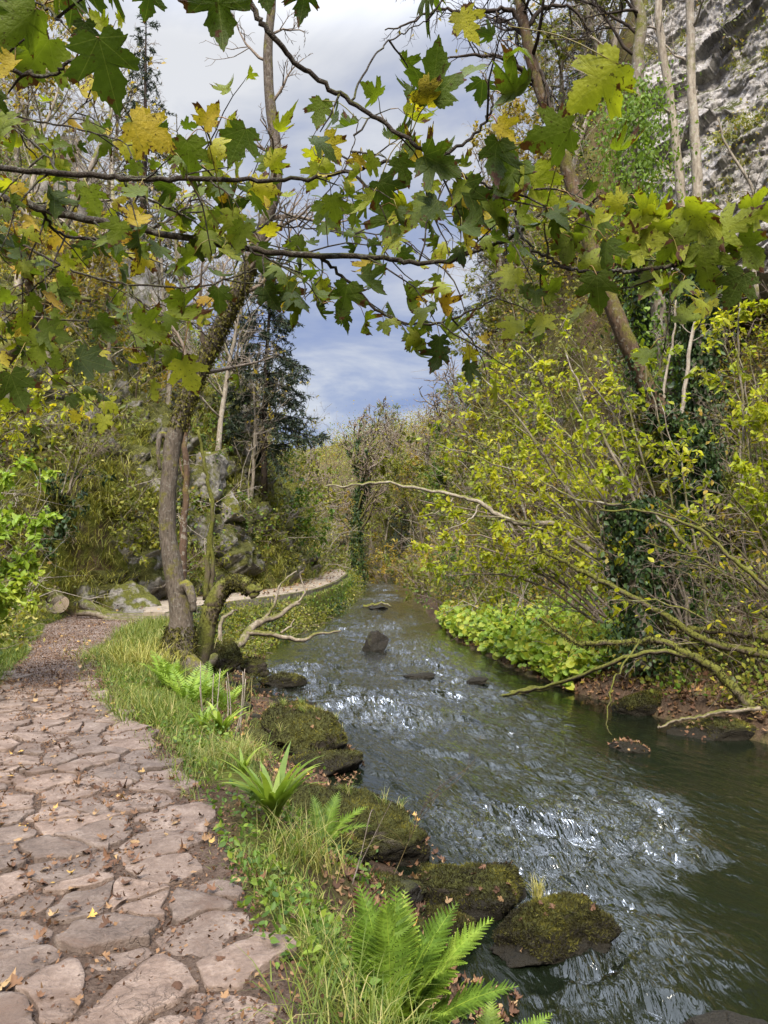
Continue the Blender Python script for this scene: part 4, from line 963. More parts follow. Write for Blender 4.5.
rock('boulder', 'brown stepped stone under the root of the large mossy boulder', 'boulder', (-.35, 5.7, -.62), (.3, .2, .16), 31, moss=2500, leaf=12)
rock('river_rock', 'rounded dark brown rock alone in midstream', 'rock', W(375, 649, 18.3), (.38, .32, .42), 33, 'wetrock', amp=.25, cuts=9)
rock('river_rock', 'low flat mossy rock in the water near the ash tree', 'rock', W(279, 682, 13.9), (.44, .3, .16), 35, 'rock', moss=900, mossl=.04)
rock('river_rock', 'thin dark stone just breaking the surface upstream on the far side', 'rock', W(420, 677, 14.6), (.3, .2, .09), 37, 'wetrock')
rock('river_rock', 'small wet stone below the green leaf patch', 'rock', W(476, 681, 14.1), (.25, .16, .08), 39, 'wetrock')
rock('river_rock', 'dark stone far upstream by the left bank', 'rock', W(377, 609, 30), (.4, .35, .12), 41, 'wetrock')
rock('river_rock', 'dark submerged rock at the bottom edge of the river', 'rock', (1.75, 4.1, -1.02), (.35, .22, .16), 43, 'wetrock')
rock('boulder', 'square mossy block under the driftwood', 'boulder', W(222, 664, 12.9), (.36, .34, .42), 45, moss=4000, mossl=.035, mossmin=-.3, tufts=4)
rock('boulder', 'small pale stone beside the ash tree roots', 'boulder', W(256, 668, 13.9), (.3, .25, .22), 47, moss=900, mossl=.04)
rock('boulder', 'dark rock in the shallow water below the block under the driftwood', 'boulder', W(238, 708, 11.6), (.3, .26, .24), 49, moss=900, mossl=.035)
rock('boulder', 'mossy rock on the shore just below the ash tree', 'boulder', W(205, 700, 11.0), (.34, .26, .26), 51, moss=1500, mossl=.035)
rock('boulder', 'long mossy rock under the overhanging branch on the far bank', 'boulder', W(652, 707, 11.7), (.58, .36, .27), 53, moss=5000, mossl=.035, mossmin=-.1, leaf=12)
rock('boulder', 'low ledge of mossy rock covered with brown leaves on the far shore', 'boulder', W(715, 738, 10.2), (.62, .4, .26), 55, moss=4000, mossl=.03, leaf=50)
rock('boulder', 'small rock heaped with orange leaves off the far shore', 'boulder', W(630, 749, 9.6), (.24, .26, .12), 57, leaf=60, moss=300)
rock('boulder', 'second ledge of leafy rock behind the mossy ledge on the far shore', 'boulder', W(752, 715, 11.0), (.5, .35, .3), 59, moss=2500, leaf=40)
rock('limestone_block', 'pale grey limestone block beside the start of the boardwalk', 'rock', W(132, 606, 18.2), (.78, .5, .66), 61, 'lime', cuts=16, amp=.4)
rock('limestone_block', 'dark cracked limestone block behind the log pile', 'rock', W(78, 592, 18.9), (.72, .6, .72), 63, 'lime', cuts=18, amp=.4)
rock('limestone_outcrop', 'pale overhanging limestone outcrop in the middle of the mossy slope', 'rock', W(207, 470, 23.7), (.85, .8, 1.0), 65, 'lime', cuts=22, amp=.5)
rock('limestone_outcrop', 'narrow grey outcrop below the overhanging limestone', 'rock', W(228, 512, 24.2), (.6, .7, .6), 67, 'lime', cuts=20, amp=.5)
rock('limestone_outcrop', 'grey rock face standing beside the boardwalk bend', 'rock', W(292, 588, 30.6), (.55, .6, .6), 69, 'lime', cuts=9)
rock('limestone_outcrop', 'pale rock showing through the trees high on the left slope', 'rock', W(135, 300, 27), (1.6, 1.2, 2.2), 71, 'lime', cuts=9, amp=.45)
rock('limestone_outcrop', 'pale slab high up behind the yellow maple leaves', 'rock', W(60, 190, 27), (2.0, 1.2, 2.4), 73, 'lime', cuts=9, amp=.45)
rock('limestone_outcrop', 'tall rocky nose of the slope under the dark yew', 'rock', W(240, 440, 28.6), (.9, 1.2, 1.7), 75, 'lime', cuts=20, amp=.55)

nb_ = 0
for k in range(60):
    yy = RS.uniform(4.6, 16); t_ = RS.uniform(.62, 1.03); xx = ip(yy, PR) + t_ * (ip(yy, WL) - ip(yy, PR)); sz = RS.uniform(.06, .16) * (.8 + yy / 20)
    if nb_ >= 34: break
    rock('bank_stone', 'small dark mossy stone bedded in the leaf litter along the near water edge', 'stone', (xx, yy, max(H(xx, yy), WZ - .02) + sz * .1), (sz * RS.uniform(1, 1.6), sz * 1.1, sz * RS.uniform(.5, .8)), 400 + k, 'rock' if k % 3 else 'wetrock', 'small stones along the near water edge', sub=4, cuts=10, rot=RS.uniform(0, 3), moss=500 if k % 3 else 0, mossmin=.2, mossl=.016); nb_ += 1

# ------------------------------------------------------------------ logs by the path
def rings_mat():
    m, nt, n, l = newmat('sawn wood'); P = objc(nt)
    ln = n.new('ShaderNodeVectorMath'); ln.operation = 'LENGTH'; l.new(P, ln.inputs[0])
    k = mth(nt, 'SINE', mth(nt, 'ADD', mth(nt, 'MULTIPLY', ln.outputs['Value'], 170.0), mth(nt, 'MULTIPLY', noise(nt, P, 9, 3), 5.0)))
    c = ramp(nt, [(0, (.45, .33, .22)), (1, (.66, .53, .39))], mth(nt, 'ADD', mth(nt, 'MULTIPLY', k, .3), .6))
    c = mixc(nt, .5, c, ramp(nt, [(.3, (.5, .45, .4)), (.7, (1.1, 1.1, 1.1))], noise(nt, P, 7, 5)), 'MULTIPLY')
    out(nt, pbsdf(nt, c, .85, .15).outputs[0]); return m
M['sawn'] = rings_mat()
def log(label, a, b, r, mat='drift', cut=True, group=None):
    a, b = np.array(a), np.array(b); root = empty('log', a, label, 'log', group); mb = MB()
    P = smooth_line([a, a * .66 + b * .34 + RS.normal(0, .03, 3), a * .33 + b * .67 + RS.normal(0, .03, 3), b], 4)
    tubes(mb, [(P, r * np.linspace(1, .8, len(P)))], 14, 0, None, .35); part(mb, 'log_body', M[mat], root)
    if cut:
        d = nrm(a - b); x = nrm(np.cross(d, [0, 0, 1.0])); y_ = np.cross(x, d); an = np.linspace(0, 2 * math.pi, 28, endpoint=False)
        ring = a + d * .006 + r * .97 * (np.cos(an)[:, None] * x + np.sin(an)[:, None] * y_) * (1 + .05 * np.sin(an * 3))[:, None]
        ring2 = ring - d * .03; mb = MB(); mb.add(np.vstack([ring, ring2, [a + d * .008]]), np.array([[i, (i + 1) % 28, 56] for i in range(28)]))
        mb.f.append(np.array([[28 + i, 28 + (i + 1) % 28, (i + 1) % 28, i] for i in range(28)])); mb.m.append(np.zeros(28, np.int32)); part(mb, 'cut_end', M['sawn'], root, smooth=False)
log('short thick log with a pale sawn end facing the path', W(60, 604, 17.0), W(48, 592, 18.6), .19)
log('pale barkless log lying on top of the log pile', W(52, 590, 17.8), W(88, 594, 18.6), .13)
log('rotten brown log lying along the edge of the path', W(84, 604, 17.6), W(122, 617, 16.9), .12, 'bark', False)
log('thin grey log under the brown log beside the path', W(78, 613, 16.9), W(118, 620, 16.5), .07, 'drift', False)
wood('dead_branch', 'curved pale dead branch leaning from the log pile', 'branch', 'drift', [(pxline([(15, 589, 17.2), (30, 592, 17.0), (42, 600, 16.8), (52, 612, 16.6)]), np.linspace(.03, .05, 19))])
wood('dead_branch', 'short pale dead branch behind the sawn log', 'branch', 'drift', [(pxline([(26, 578, 18.2), (40, 586, 17.9), (55, 596, 17.6)]), np.linspace(.03, .05, 13))])
wood('dead_branch', 'broken stick lying in front of the log pile', 'branch', 'drift', [(pxline([(38, 606, 16.7), (48, 611, 16.6), (56, 613, 16.5)]), np.linspace(.05, .03, 13))])

# ------------------------------------------------------------------ trees and shrubs seen one by one
def limbs_of(rs, trunk, rad, specs, cfg):
    """specs: (t0, t1, count, length) -> tubes grown from a given trunk line"""
    o = []
    for t0, t1, n, L in specs: spawn(rs, trunk, rad, n, L / max(cfg['ratio'][0], .01), 0, cfg, o, t0, t1)
    return o
def split_tree(root, trunk_lines, o, bark, twig, leafmat=None, per=0, lsize=.1, ivy=None, tmpl=T_OVATE, rr=(0, 1), rough=.5):
    mb = MB(); tubes(mb, trunk_lines, 12, 0, None, rough); part(mb, 'trunk', M[bark], root)
    mb = MB(); l1 = [(p, q) for l, p, q in o if l == 1]
    if l1: tubes(mb, l1, 6, 0, None, .3)
    l2 = [(p, q) for l, p, q in o if l >= 2]
    if l2: tubes(mb, l2, 4, 0)
    if leafmat:
        twig_leaves(mb, [p for l, p, q in o if l >= 2], per, lsize, 1, tmpl, rr)
    if l1 or l2: part(mb, 'crown', [M[twig]] + ([M[leafmat]] if leafmat else []), root)
    if ivy: part(ivy, 'ivy', M['ivy'], root)

# the ash on the left bank
CFG_T = dict(seg=[8, 7, 5, 4], wob=[.1, .14, .2, .25], trop=[.04, .0, .0, .0], taper=[.3, .25, .3, .4], n=[8, 7, 5], t0=[.2, .25, .2], ang=[(.6, 1.3), (.5, 1.1), (.5, 1.2)], ratio=[.5, .5, .5], rr=[.35, .55, .6], rmin=.0045)
rs = np.random.default_rng(5)
tp = [(174, 690, 11.2), (177, 660, 11.2), (181, 620, 11.2), (175, 580, 11.2), (168, 530, 11.2), (169, 480, 11.2), (175, 435, 11.2), (196, 378, 11.2), (222, 325, 11.1), (243, 282, 11), (261, 236, 11), (275, 190, 10.9), (276, 150, 10.9), (270, 100, 10.9), (268, 50, 10.9), (272, 0, 10.9), (274, -70, 10.9), (280, -180, 10.9)]
tl = pxline(tp, 5); n = len(tl); tr = np.interp(np.linspace(0, 17, n), [0, 1, 2, 3, 4, 6, 7, 8, 9, 10, 11, 12, 17], [.40, .29, .165, .135, .128, .126, .118, .112, .105, .098, .088, .082, .045])
root = empty('ash_tree', tl[1], 'slender grey ash with a mossy fork, rising from the grass between path and river', 'tree')
o = limbs_of(rs, tl, tr, [(.38, .62, 9, 1.9), (.62, 1.0, 7, 1.9)], CFG_T)
stub = [(pxline([(174, 445, 11.2), (166, 436, 11.2), (160, 436, 11.15), (158, 452, 11.1), (160, 470, 11.1)], 4), np.linspace(.06, .022, 17)),
        (pxline([(176, 598, 11.2), (186, 585, 11.1), (192, 598, 11.0), (193, 612, 11.0)], 4), np.linspace(.10, .045, 13)),
        (pxline([(178, 655, 11.2), (200, 676, 11.0), (215, 700, 10.8)], 4), np.linspace(.2, .08, 9)), (pxline([(175, 655, 11.2), (160, 680, 11.0), (148, 705, 10.8)], 4), np.linspace(.2, .08, 9))]
M['ashbark'] = bark_mat('ash bark', (.045, .035, .026), (.15, .12, .095), .25, (.12, .11, .02), .15, 2.4)
split_tree(root, [(tl, tr)] + stub, o, 'ashbark', 'twig', rough=.35)
mb = MB()     # moss sleeve on the fork and foot
ivy_on(mb, tl, tr, 5200, .035, 0, .012, .36, .56, (.3, 1)); ivy_on(mb, tl, tr, 3400, .035, 0, .015, .02, .11, (.1, .8)); part(mb, 'moss_clumps', M['moss'], root)
wood('mossy_stem', 'bent dark stem thick with moss, leaning from behind the ash tree over the river', 'tree', 'mossbark', [
    (pxline([(196, 668, 11.6), (203, 640, 11.7), (210, 614, 11.8), (216, 600, 11.8), (226, 586, 11.8), (238, 581, 11.7), (250, 588, 11.6), (256, 596, 11.6)], 6, .006), np.interp(np.linspace(0, 1, 43), [0, .5, 1], [.17, .13, .085])),
    (pxline([(256, 594, 11.6), (259, 584, 11.6)], 4), np.array([.05, .045, .04, .035, .03])),
    (pxline([(254, 592, 11.6), (262, 589, 11.5)], 4), np.array([.05, .045, .04, .035, .03]))], parts=('trunk', 'stubs'))
def moss_on(root, line, rad, n, size=.035, r=(.1, .8), t0=0, t1=1):
    mb = MB(); ivy_on(mb, line, rad, n, size, 0, .01, t0, t1, r); part(mb, 'moss_clumps', M['moss'], root)
L_ = pxline([(203, 640, 11.7), (210, 614, 11.8), (216, 600, 11.8), (226, 586, 11.8), (238, 581, 11.7), (250, 588, 11.6)], 6); moss_on(bpy.data.objects['mossy_stem'], L_, np.full(len(L_), .105), 3500)
wood('sapling', 'thin double mossy stem standing behind the bent mossy stem', 'sapling', 'mossbark', [
    (pxline([(206, 600, 14), (208, 560, 14), (212, 520, 14), (212, 500, 14), (205, 470, 14), (198, 430, 14)], 6, .01), np.linspace(.06, .025, 31)),
    (pxline([(210, 600, 14), (213, 570, 14), (211, 535, 14), (213, 512, 14)], 6, .01), np.linspace(.05, .03, 19))], parts=('stem', 'second_stem'))
wood('sapling', 'thin red brown stem just right of the ash trunk', 'sapling', 'redbark', [
    (pxline([(184, 590, 15), (183, 540, 15), (186, 490, 15), (185, 440, 15), (190, 400, 15)], 6, .012), np.linspace(.085, .05, 25)),
    (pxline([(185, 480, 15), (178, 450, 15), (176, 420, 15)], 5, .01), np.linspace(.03, .015, 11))], parts=('stem', 'side_shoot'))
# driftwood in the shallows
dl = [(pxline([(196, 668, 12.4), (222, 655, 12.8), (238, 645, 13.3), (252, 628, 13.8), (262, 621, 14), (278, 616, 14.2), (292, 606, 14.4), (300, 603, 14.5)], 6, .01), np.linspace(.10, .03, 43)),
      (pxline([(246, 633, 13.6), (270, 634, 13.8), (300, 640, 14), (318, 634, 14.2), (341, 631, 14.4)], 6, .01), np.linspace(.055, .018, 25)),
      (pxline([(262, 621, 14), (275, 604, 14.2), (281, 583, 14.4), (297, 571, 14.6)], 6, .01), np.linspace(.035, .012, 19)),
      (pxline([(222, 655, 12.8), (220, 625, 13.0), (232, 612, 13.3), (238, 610, 13.4)], 6, .01), np.linspace(.045, .02, 19)),
      (pxline([(281, 633, 13.9), (290, 626, 14.1), (295, 619, 14.2)], 4, .01), np.linspace(.025, .012, 9)),
      (pxline([(292, 606, 14.4), (305, 592, 14.6), (300, 576, 14.7), (304, 570, 14.7)], 5, .01), np.linspace(.025, .008, 16)),
      (pxline([(224, 640, 13), (232, 660, 13), (236, 668, 13)], 4, .01), np.linspace(.02, .01, 9))]
wood('driftwood', 'pale bare forked driftwood reaching from the bank over the river', 'driftwood', 'drift', dl)
wood('dead_branch', 'thin fallen branch half in the water upstream of the leafy patch', 'branch', 'bark', [(pxline([(363, 606, 27), (375, 605, 27), (383, 604, 27), (392, 607, 27)], 4, .02), np.linspace(.06, .03, 13))])

# yews and dark conifers
def px_base(px, d, dz=0.0):
    x = (px - 384) / FPX * d; return (x, d, H(x, d) + dz)
yb = px_base(228, 29.5); yb = (yb[0], yb[1], 2.6)
conifer('yew_tree', 'dark spreading yew hanging over the path at the end of the rocky slope', W(264, 480, 27.5), 8.0, 2.9, 21, 26, dens=1.5, t0=.14)
conifer('conifer', 'dark conifer on the skyline above the left slope behind the big maple leaf', px_base(138, 30, -1), 13.5, 2.6, 23, 34, dens=.75)
conifer('conifer', 'dark conifer near the cliff behind the leaning trunk', px_base(596, 38, -1), 17.0, 3.2, 25, 40, dens=.6)
conifer('conifer', 'broad dark evergreen rising behind the yellow shrub right of the sky gap', px_base(505, 42, -1), 10.5, 3.4, 27, 30, dens=.6)
conifer('conifer', 'small dark evergreen at the water\'s edge where the river disappears', px_base(402, 56, -.5), 6.0, 2.6, 29, 24, dens=.5)

# the leaning tree on the right bank
rs = np.random.default_rng(9)
tp = [(712, 600, 15.5), (708, 540, 15.5), (703, 490, 15.5), (694, 455, 15.4), (678, 430, 15.3), (655, 402, 15.2), (638, 368, 15.1), (624, 335, 15), (610, 300, 15), (596, 262, 15), (584, 222, 15), (574, 190, 15), (562, 150, 15), (548, 112, 15), (534, 70, 15), (525, 30, 15), (519, -10, 15), (512, -80, 15), (508, -170, 15)]
tl = pxline(tp, 5); n = len(tl); tr = np.interp(np.linspace(0, 18, n), [0, 3, 5, 8, 11, 13, 16, 18], [.26, .235, .185, .16, .138, .115, .105, .055])
root = empty('leaning_tree', tl[0], 'tall warm brown trunk leaning left over the river from an ivy covered foot', 'tree')
CFG_L = dict(CFG_T, n=[8, 8, 6], ratio=[.5, .55, .55], trop=[.0, .03, .02, .0])
o = limbs_of(rs, tl, tr, [(.78, 1.0, 16, 3.6), (.55, .8, 3, 1.2)], CFG_L)
for pts_, n_ in (([(526, 34, 15), (512, 12, 15), (490, 10, 14.9), (465, 14, 14.8), (440, 8, 14.7), (410, 22, 14.6), (385, 30, 14.5)], 14), ([(531, 60, 15), (548, 88, 14.9), (550, 120, 14.8)], 5), ([(525, 30, 15), (548, 5, 15), (575, 12, 15), (590, 30, 15)], 8), ([(519, -10, 15), (480, -40, 14.8), (430, -30, 14.6), (395, -8, 14.4)], 14), ([(540, 85, 15), (505, 60, 14.8), (470, 55, 14.6), (430, 62, 14.5)], 9)):
    l_ = pxline(pts_, 6, .02); q_ = np.linspace(.055, .012, len(l_)); o.append((1, l_, q_)); spawn(rs, l_, q_, n_, 1.5, 1, CFG_L, o, .1, 1)
iv = MB(); ivy_on(iv, tl, tr, 4200, .10, 0, .14, 0, .21); ivy_on(iv, tl, tr, 700, .09, 0, .05, .2, .27); ivy_on(iv, tl, tr, 260, .08, 0, .03, .24, .36)
M['leanbark'] = bark_mat('leaning trunk bark', (.042, .03, .02), (.135, .085, .053), .45, (.10, .09, .02), .2, 1.4)
split_tree(root, [(tl, tr)], o, 'leanbark', 'darktwig', 'autumn', .06, .09, iv)

def ivy_column(label, line, r0, r1, n, size=.11, spread=.16, mat='ivy', t1=1.0, leafr=(0, 1)):
    tl = pxline(line, 6); tr = np.linspace(r0, r1, len(tl)); root = empty('ivy_clad_tree', tl[0], label, 'tree')
    mb = MB(); tubes(mb, [(tl, tr)], 9, 0, None, .4); part(mb, 'trunk', M['bark'], root)
    mb = MB(); ivy_on(mb, tl, tr, n, size, 0, spread, 0, t1, leafr); part(mb, 'ivy', M[mat], root); return root
ivy_column('upright trunk wrapped in dark ivy beside the foot of the leaning trunk', [(706, 560, 16.5), (703, 470, 16.5), (700, 380, 16.5), (702, 300, 16.5), (706, 230, 16.4)], .2, .1, 5200, .12, .17)
ivy_column('ivy smothered trunk behind the middle of the leaning trunk', [(668, 470, 18.5), (660, 400, 18.5), (655, 340, 18.5), (650, 280, 18.5), (648, 250, 18.5)], .22, .1, 4600, .13, .26)
ivy_column('stout broken trunk black with ivy on the far bank beneath the hazel', [(645, 668, 12.3), (641, 620, 12.3), (636, 570, 12.3), (634, 535, 12.3), (632, 512, 12.3), (630, 500, 12.3)], .20, .10, 4400, .085, .15)
ivy_column('leaning ivy stem low on the bank right of the broken trunk', [(700, 640, 12.8), (682, 590, 12.9), (664, 545, 13.1), (655, 520, 13.2)], .12, .07, 2000, .09, .11)
rt = ivy_column('twisted dark stem buried in bright green ivy below the cliff', [(668, 400, 18), (660, 330, 18), (652, 250, 18), (640, 200, 18), (628, 168, 18), (633, 135, 18), (638, 110, 18), (638, 60, 18), (641, 20, 18), (632, -20, 18), (640, -80, 18)], .2, .12, 5600, .10, .42, 'bright', .66, (0, .45))
tl = pxline([(628, 168, 18), (622, 150, 18), (600, 140, 17.8)], 5); 
mb = MB(); o = []
rs = np.random.default_rng(3); tk = pxline([(638, 60, 18), (641, 20, 18), (632, -20, 18), (640, -80, 18)], 5); spawn(rs, tk, np.full(len(tk), .13), 9, 6, 0, CFG_T, o, 0, 1)
tubes(mb, [(p, q) for l, p, q in o], 5); part(mb, 'crown', M['darktwig'], rt)

def pole(label, line, r0, r1, seed, bark, specs, twig='twig', mat=None, per=0, name='slender_tree'):
    tl = pxline(line, 5, .01); tr = np.linspace(r0, r1, len(tl)); root = empty(name, tl[0], label, 'tree'); rs = np.random.default_rng(seed)
    o = limbs_of(rs, tl, tr, specs, CFG_T); split_tree(root, [(tl, tr)], o, bark, twig, mat, per, .11, rough=.3); return root
pole('straight pale trunk standing in front of the limestone cliff', [(704, 430, 18.5), (701, 330, 18.5), (698, 230, 18.5), (696, 150, 18.5), (691, 80, 18.5), (690, 0, 18.5), (686, -90, 18.5), (684, -200, 18.5)], .145, .085, 31, 'palebark', [(.5, 1, 9, 2.2)], 'paletwig')
pole('pale trunk slanting left past the cliff, forked at mid height', [(706, 400, 19), (695, 280, 19), (684, 215, 19), (676, 150, 19), (670, 95, 19), (661, 40, 19), (656, -20, 19), (648, -120, 19)], .14, .085, 33, 'palebark', [(.35, 1, 10, 2.4)], 'paletwig')
pole('thin white leaning sapling in front of the ivy wrapped trunk', [(680, 440, 15.8), (684, 400, 15.8), (690, 345, 15.8), (700, 305, 15.8), (712, 282, 15.8)], .055, .02, 35, 'palebark', [(.3, 1, 6, .9)], 'paletwig', name='sapling')
pole('thin white sapling left of the leaning white sapling', [(668, 430, 15.9), (664, 390, 15.9), (672, 345, 15.9), (676, 300, 15.9)], .035, .015, 36, 'palebark', [(.3, 1, 5, .7)], 'paletwig', name='sapling')
pole('crooked white branching sapling on the slope below the cliff', [(757, 300, 19), (752, 240, 19), (756, 205, 19), (748, 180, 19), (735, 160, 19), (724, 140, 19), (718, 118, 19)], .06, .02, 37, 'palebark', [(.3, 1, 7, 1.1)], 'paletwig', name='sapling')
pole('thin dark sapling rising through the yellow leaves at the far right', [(745, 560, 12.5), (742, 490, 12.5), (744, 420, 12.5), (738, 350, 12.5), (740, 300, 12.5)], .03, .012, 38, 'bark', [(.3, 1, 7, 1.0)], 'twig', 'hazel', 2.2, name='sapling')

# the wych elm / hazel spreading over the river
def spray(label, base, targets, per, lsize, mat, seed, name='hazel_shrub', r0=.05, rr=(0, 1), bark='bark', n2=10, subn=5, L2=1.1):
    rs = np.random.default_rng(seed); root = empty(name, base, label, 'shrub'); main, o = [], []
    cfg = dict(seg=[6, 6, 4], wob=[.1, .14, .2], trop=[0, .0, -.02], taper=[.3, .3, .4], n=[n2, subn], t0=[.3, .2], ang=[(.4, 1.1), (.4, 1.1)], ratio=[1, .5], rr=[.4, .6], rmin=.004)
    for (px, py, d) in targets:
        a = np.array(base) + rs.normal(0, .12, 3) * np.array([1, 1, 0]); b = W(px, py, d); m = a * .45 + b * .55; m[2] += .22 * np.linalg.norm(b - a) * .7
        L = np.linalg.norm(b - a); l = smooth_line([a, a * .75 + m * .25 + np.array([0, 0, .15 * L * .3]), m, b], 5, .02 * L / 4, rs); rad = np.linspace(r0 * min(1, L / 3.5), .007, len(l)); main.append((l, rad))
        spawn(rs, l, rad, n2, L2, 0, cfg, o, .35, 1.0)
    mb = MB(); tubes(mb, main, 6, 0, None, .4); part(mb, 'stem', M[bark], root)
    mb = MB(); twig_leaves(mb, [p for l, p, q in o], per, lsize, 0, T_OVATE, rr, .35); tubes(mb, [(p, q) for l, p, q in o], 4, 1); part(mb, 'foliage', [M[mat], M['twig']], root); return root
spray('large yellow green hazel arching over the river from the far bank', (4.9, 12.2, -.35), [(430, 440, 13.5), (455, 395, 13.8), (480, 370, 14), (520, 345, 14), (560, 340, 13.6), (600, 345, 13), (640, 350, 12.4), (430, 510, 13.2), (480, 480, 13), (540, 430, 12.6), (590, 420, 12.4), (620, 470, 12), (520, 500, 12.6), (560, 480, 12.2), (660, 400, 12)], 5.2, .10, 'hazel', 41, r0=.034, rr=(0, .82))
spray('dense yellow leaved hazel filling the right edge above the bank', (6.3, 12.4, -.05), [(725, 345, 13), (750, 350, 13), (775, 370, 12.6), (740, 400, 12.4), (770, 430, 12.2), (745, 470, 12), (780, 500, 12), (730, 330, 14), (790, 320, 13)], 5.2, .10, 'hazel', 43, r0=.03, rr=(0, .8))
spray('low drooping hazel shoots trailing to the water with few leaves', (4.5, 14.5, -.3), [(425, 545, 15.5), (440, 575, 15.2), (418, 500, 16), (470, 560, 15), (500, 540, 14.6), (450, 530, 15)], 6.0, .10, 'hazel', 45, r0=.04, bark='twig')
spray('yellowing shrub on the far bank behind the arching hazel', (5.5, 19, .6), [(450, 430, 20), (480, 400, 20), (520, 390, 19.6), (560, 390, 19), (600, 400, 19), (480, 460, 19.5), (540, 450, 19), (610, 450, 19), (640, 430, 19)], 5, .13, 'hazel', 47, r0=.05, L2=1.6, rr=(0, .85))
spray('olive leaved shrub behind the bare overhanging branch', (4.6, 23, .5), [(420, 440, 25), (440, 410, 25), (460, 380, 25), (430, 480, 24), (415, 520, 24), (450, 500, 23.5), (500, 420, 24)], 5, .14, 'olive', 49, r0=.05, L2=1.8)
spray('sparse shoots with pale yellow leaves low over the far shore', (5.6, 11.4, -.4), [(640, 650, 11), (610, 600, 11.2), (700, 600, 11), (660, 560, 11.4), (740, 600, 10.6)], .35, .11, 'hazel', 51, r0=.035, rr=(.55, .9))
spray('tangle of bare brown stems at the right edge of the far bank', (6.2, 11.2, -.3), [(700, 520, 11.2), (720, 480, 11), (750, 540, 10.6), (770, 560, 10.6), (680, 560, 11.2), (660, 500, 11.4), (640, 540, 11.4)], .25, .1, 'autumn', 53, r0=.045, bark='mossbark', n2=12)

# named branches over the river
def reach(label, lines, mat, name='overhanging_branch', moss=0):
    L = [(pxline(p, 6, .012), None, a, b) for p, a, b in lines]; L = [(l, np.linspace(a, b, len(l))) for l, _, a, b in L]
    r = wood(name, label, 'branch', mat, L, sides=7)
    if moss: moss_on(r, L[0][0], L[0][1], moss, .03, (.1, .8))
    return r
reach('long pale bare branch reaching level over the river', [([(600, 560, 12.6), (556, 525, 12.8), (525, 523, 12.9), (500, 516, 13), (480, 503, 13), (455, 495, 13), (420, 489, 13), (385, 482, 13), (358, 485, 13), (326, 486, 13)], .055, .016), ([(455, 495, 13), (440, 512, 13), (415, 516, 13)], .015, .006), ([(480, 503, 13), (470, 520, 12.9), (445, 530, 12.9)], .018, .006)], 'palebark')
reach('mossy green straight branch slanting down to the broken ivy trunk', [([(770, 655, 10.8), (720, 645, 11), (690, 632, 11.2), (660, 612, 11.4), (620, 590, 11.7), (590, 575, 12), (565, 563, 12.2), (545, 552, 12.3), (538, 540, 12.3)], .06, .022), ([(545, 552, 12.3), (530, 555, 12.3), (515, 556, 12.4)], .015, .007)], 'mossbark', moss=700)
reach('thick mossy bough arching from the far shore towards the water', [([(752, 708, 10.2), (735, 690, 10.3), (712, 668, 10.5), (690, 655, 10.6), (660, 640, 10.8), (640, 641, 11), (600, 643, 11.3), (575, 642, 11.5), (560, 632, 11.7), (540, 618, 12)], .07, .02), ([(690, 655, 10.6), (650, 652, 10.7), (610, 664, 10.9), (560, 683, 11.6), (525, 690, 12.3), (497, 697, 12.9)], .035, .022), ([(640, 641, 11), (622, 668, 10.6), (612, 690, 10.4), (606, 722, 10.2), (612, 735, 10.1)], .018, .006)], 'mossbark', moss=1500)
reach('second mossy bough lying level under the hazel stems', [([(770, 640, 11.2), (730, 632, 11.3), (700, 630, 11.4), (670, 628, 11.5), (655, 622, 11.6)], .06, .03)], 'mossbark', moss=700)
reach('bare grey branch stretched along the leafy ledge', [([(760, 708, 10.1), (720, 712, 10.1), (690, 718, 10.2), (670, 722, 10.3), (658, 728, 10.3)], .03, .012)], 'drift')
reach('thin bare branch with a dark broken end lying in the riffle', [([(560, 684, 12.8), (530, 690, 12.9), (510, 694, 13), (492, 700, 13)], .04, .07)], 'mossbark')
for k, (lab, pts) in enumerate([('thin dark stem crossing the hazel leaves from lower right', [(700, 560, 11.8), (660, 520, 11.9), (620, 505, 12), (580, 500, 12.1), (540, 480, 12.3)]), ('thin straight stem rising steeply in the hazel', [(660, 560, 12), (625, 480, 12.2), (590, 410, 12.5), (565, 350, 12.8)]), ('grey crooked stem on the left of the hazel', [(620, 560, 12.6), (560, 480, 12.9), (520, 420, 13.1), (480, 375, 13.3)]), ('mossy curved stem at the right edge over the shore', [(768, 590, 10.3), (735, 560, 10.5), (700, 530, 10.8), (650, 512, 11.2), (600, 510, 11.6)])]):
    reach(lab, [(pts, .035, .012)], 'mossbark' if k == 3 else 'bark', 'bare_branch')

# left foreground bush, yellow shrubs, a bush darkened to stand for a hollow's shade
def leafbush(label, base, targets, per, lsize, mat, seed, name, **k): return spray(label, base, targets, per, lsize, mat, seed, name, **k)
leafbush('fresh green bush hanging over the left edge of the path', (-5.1, 8.6, .1), [(-20, 470, 8.6), (10, 465, 8.7), (30, 480, 8.7), (40, 510, 8.6), (35, 545, 8.5), (15, 520, 8.3), (-10, 540, 8.2), (20, 575, 8.3), (-15, 500, 8.4), (5, 590, 8.2), (-30, 560, 8.1), (28, 590, 8.4)], 7, .08, 'bright', 61, 'green_bush', r0=.025, L2=.55, rr=(.3, 1))
leafbush('pale yellow shrub on the left slope beneath the maple', (-7.9, 14, 2.3), [(10, 340, 14), (40, 350, 14), (70, 370, 14), (95, 380, 14), (30, 390, 13.6), (60, 410, 13.6), (90, 420, 13.8), (15, 430, 13.5), (0, 380, 13.5)], 2.8, .10, 'hazel', 63, 'yellow_shrub', r0=.035, L2=1.0)
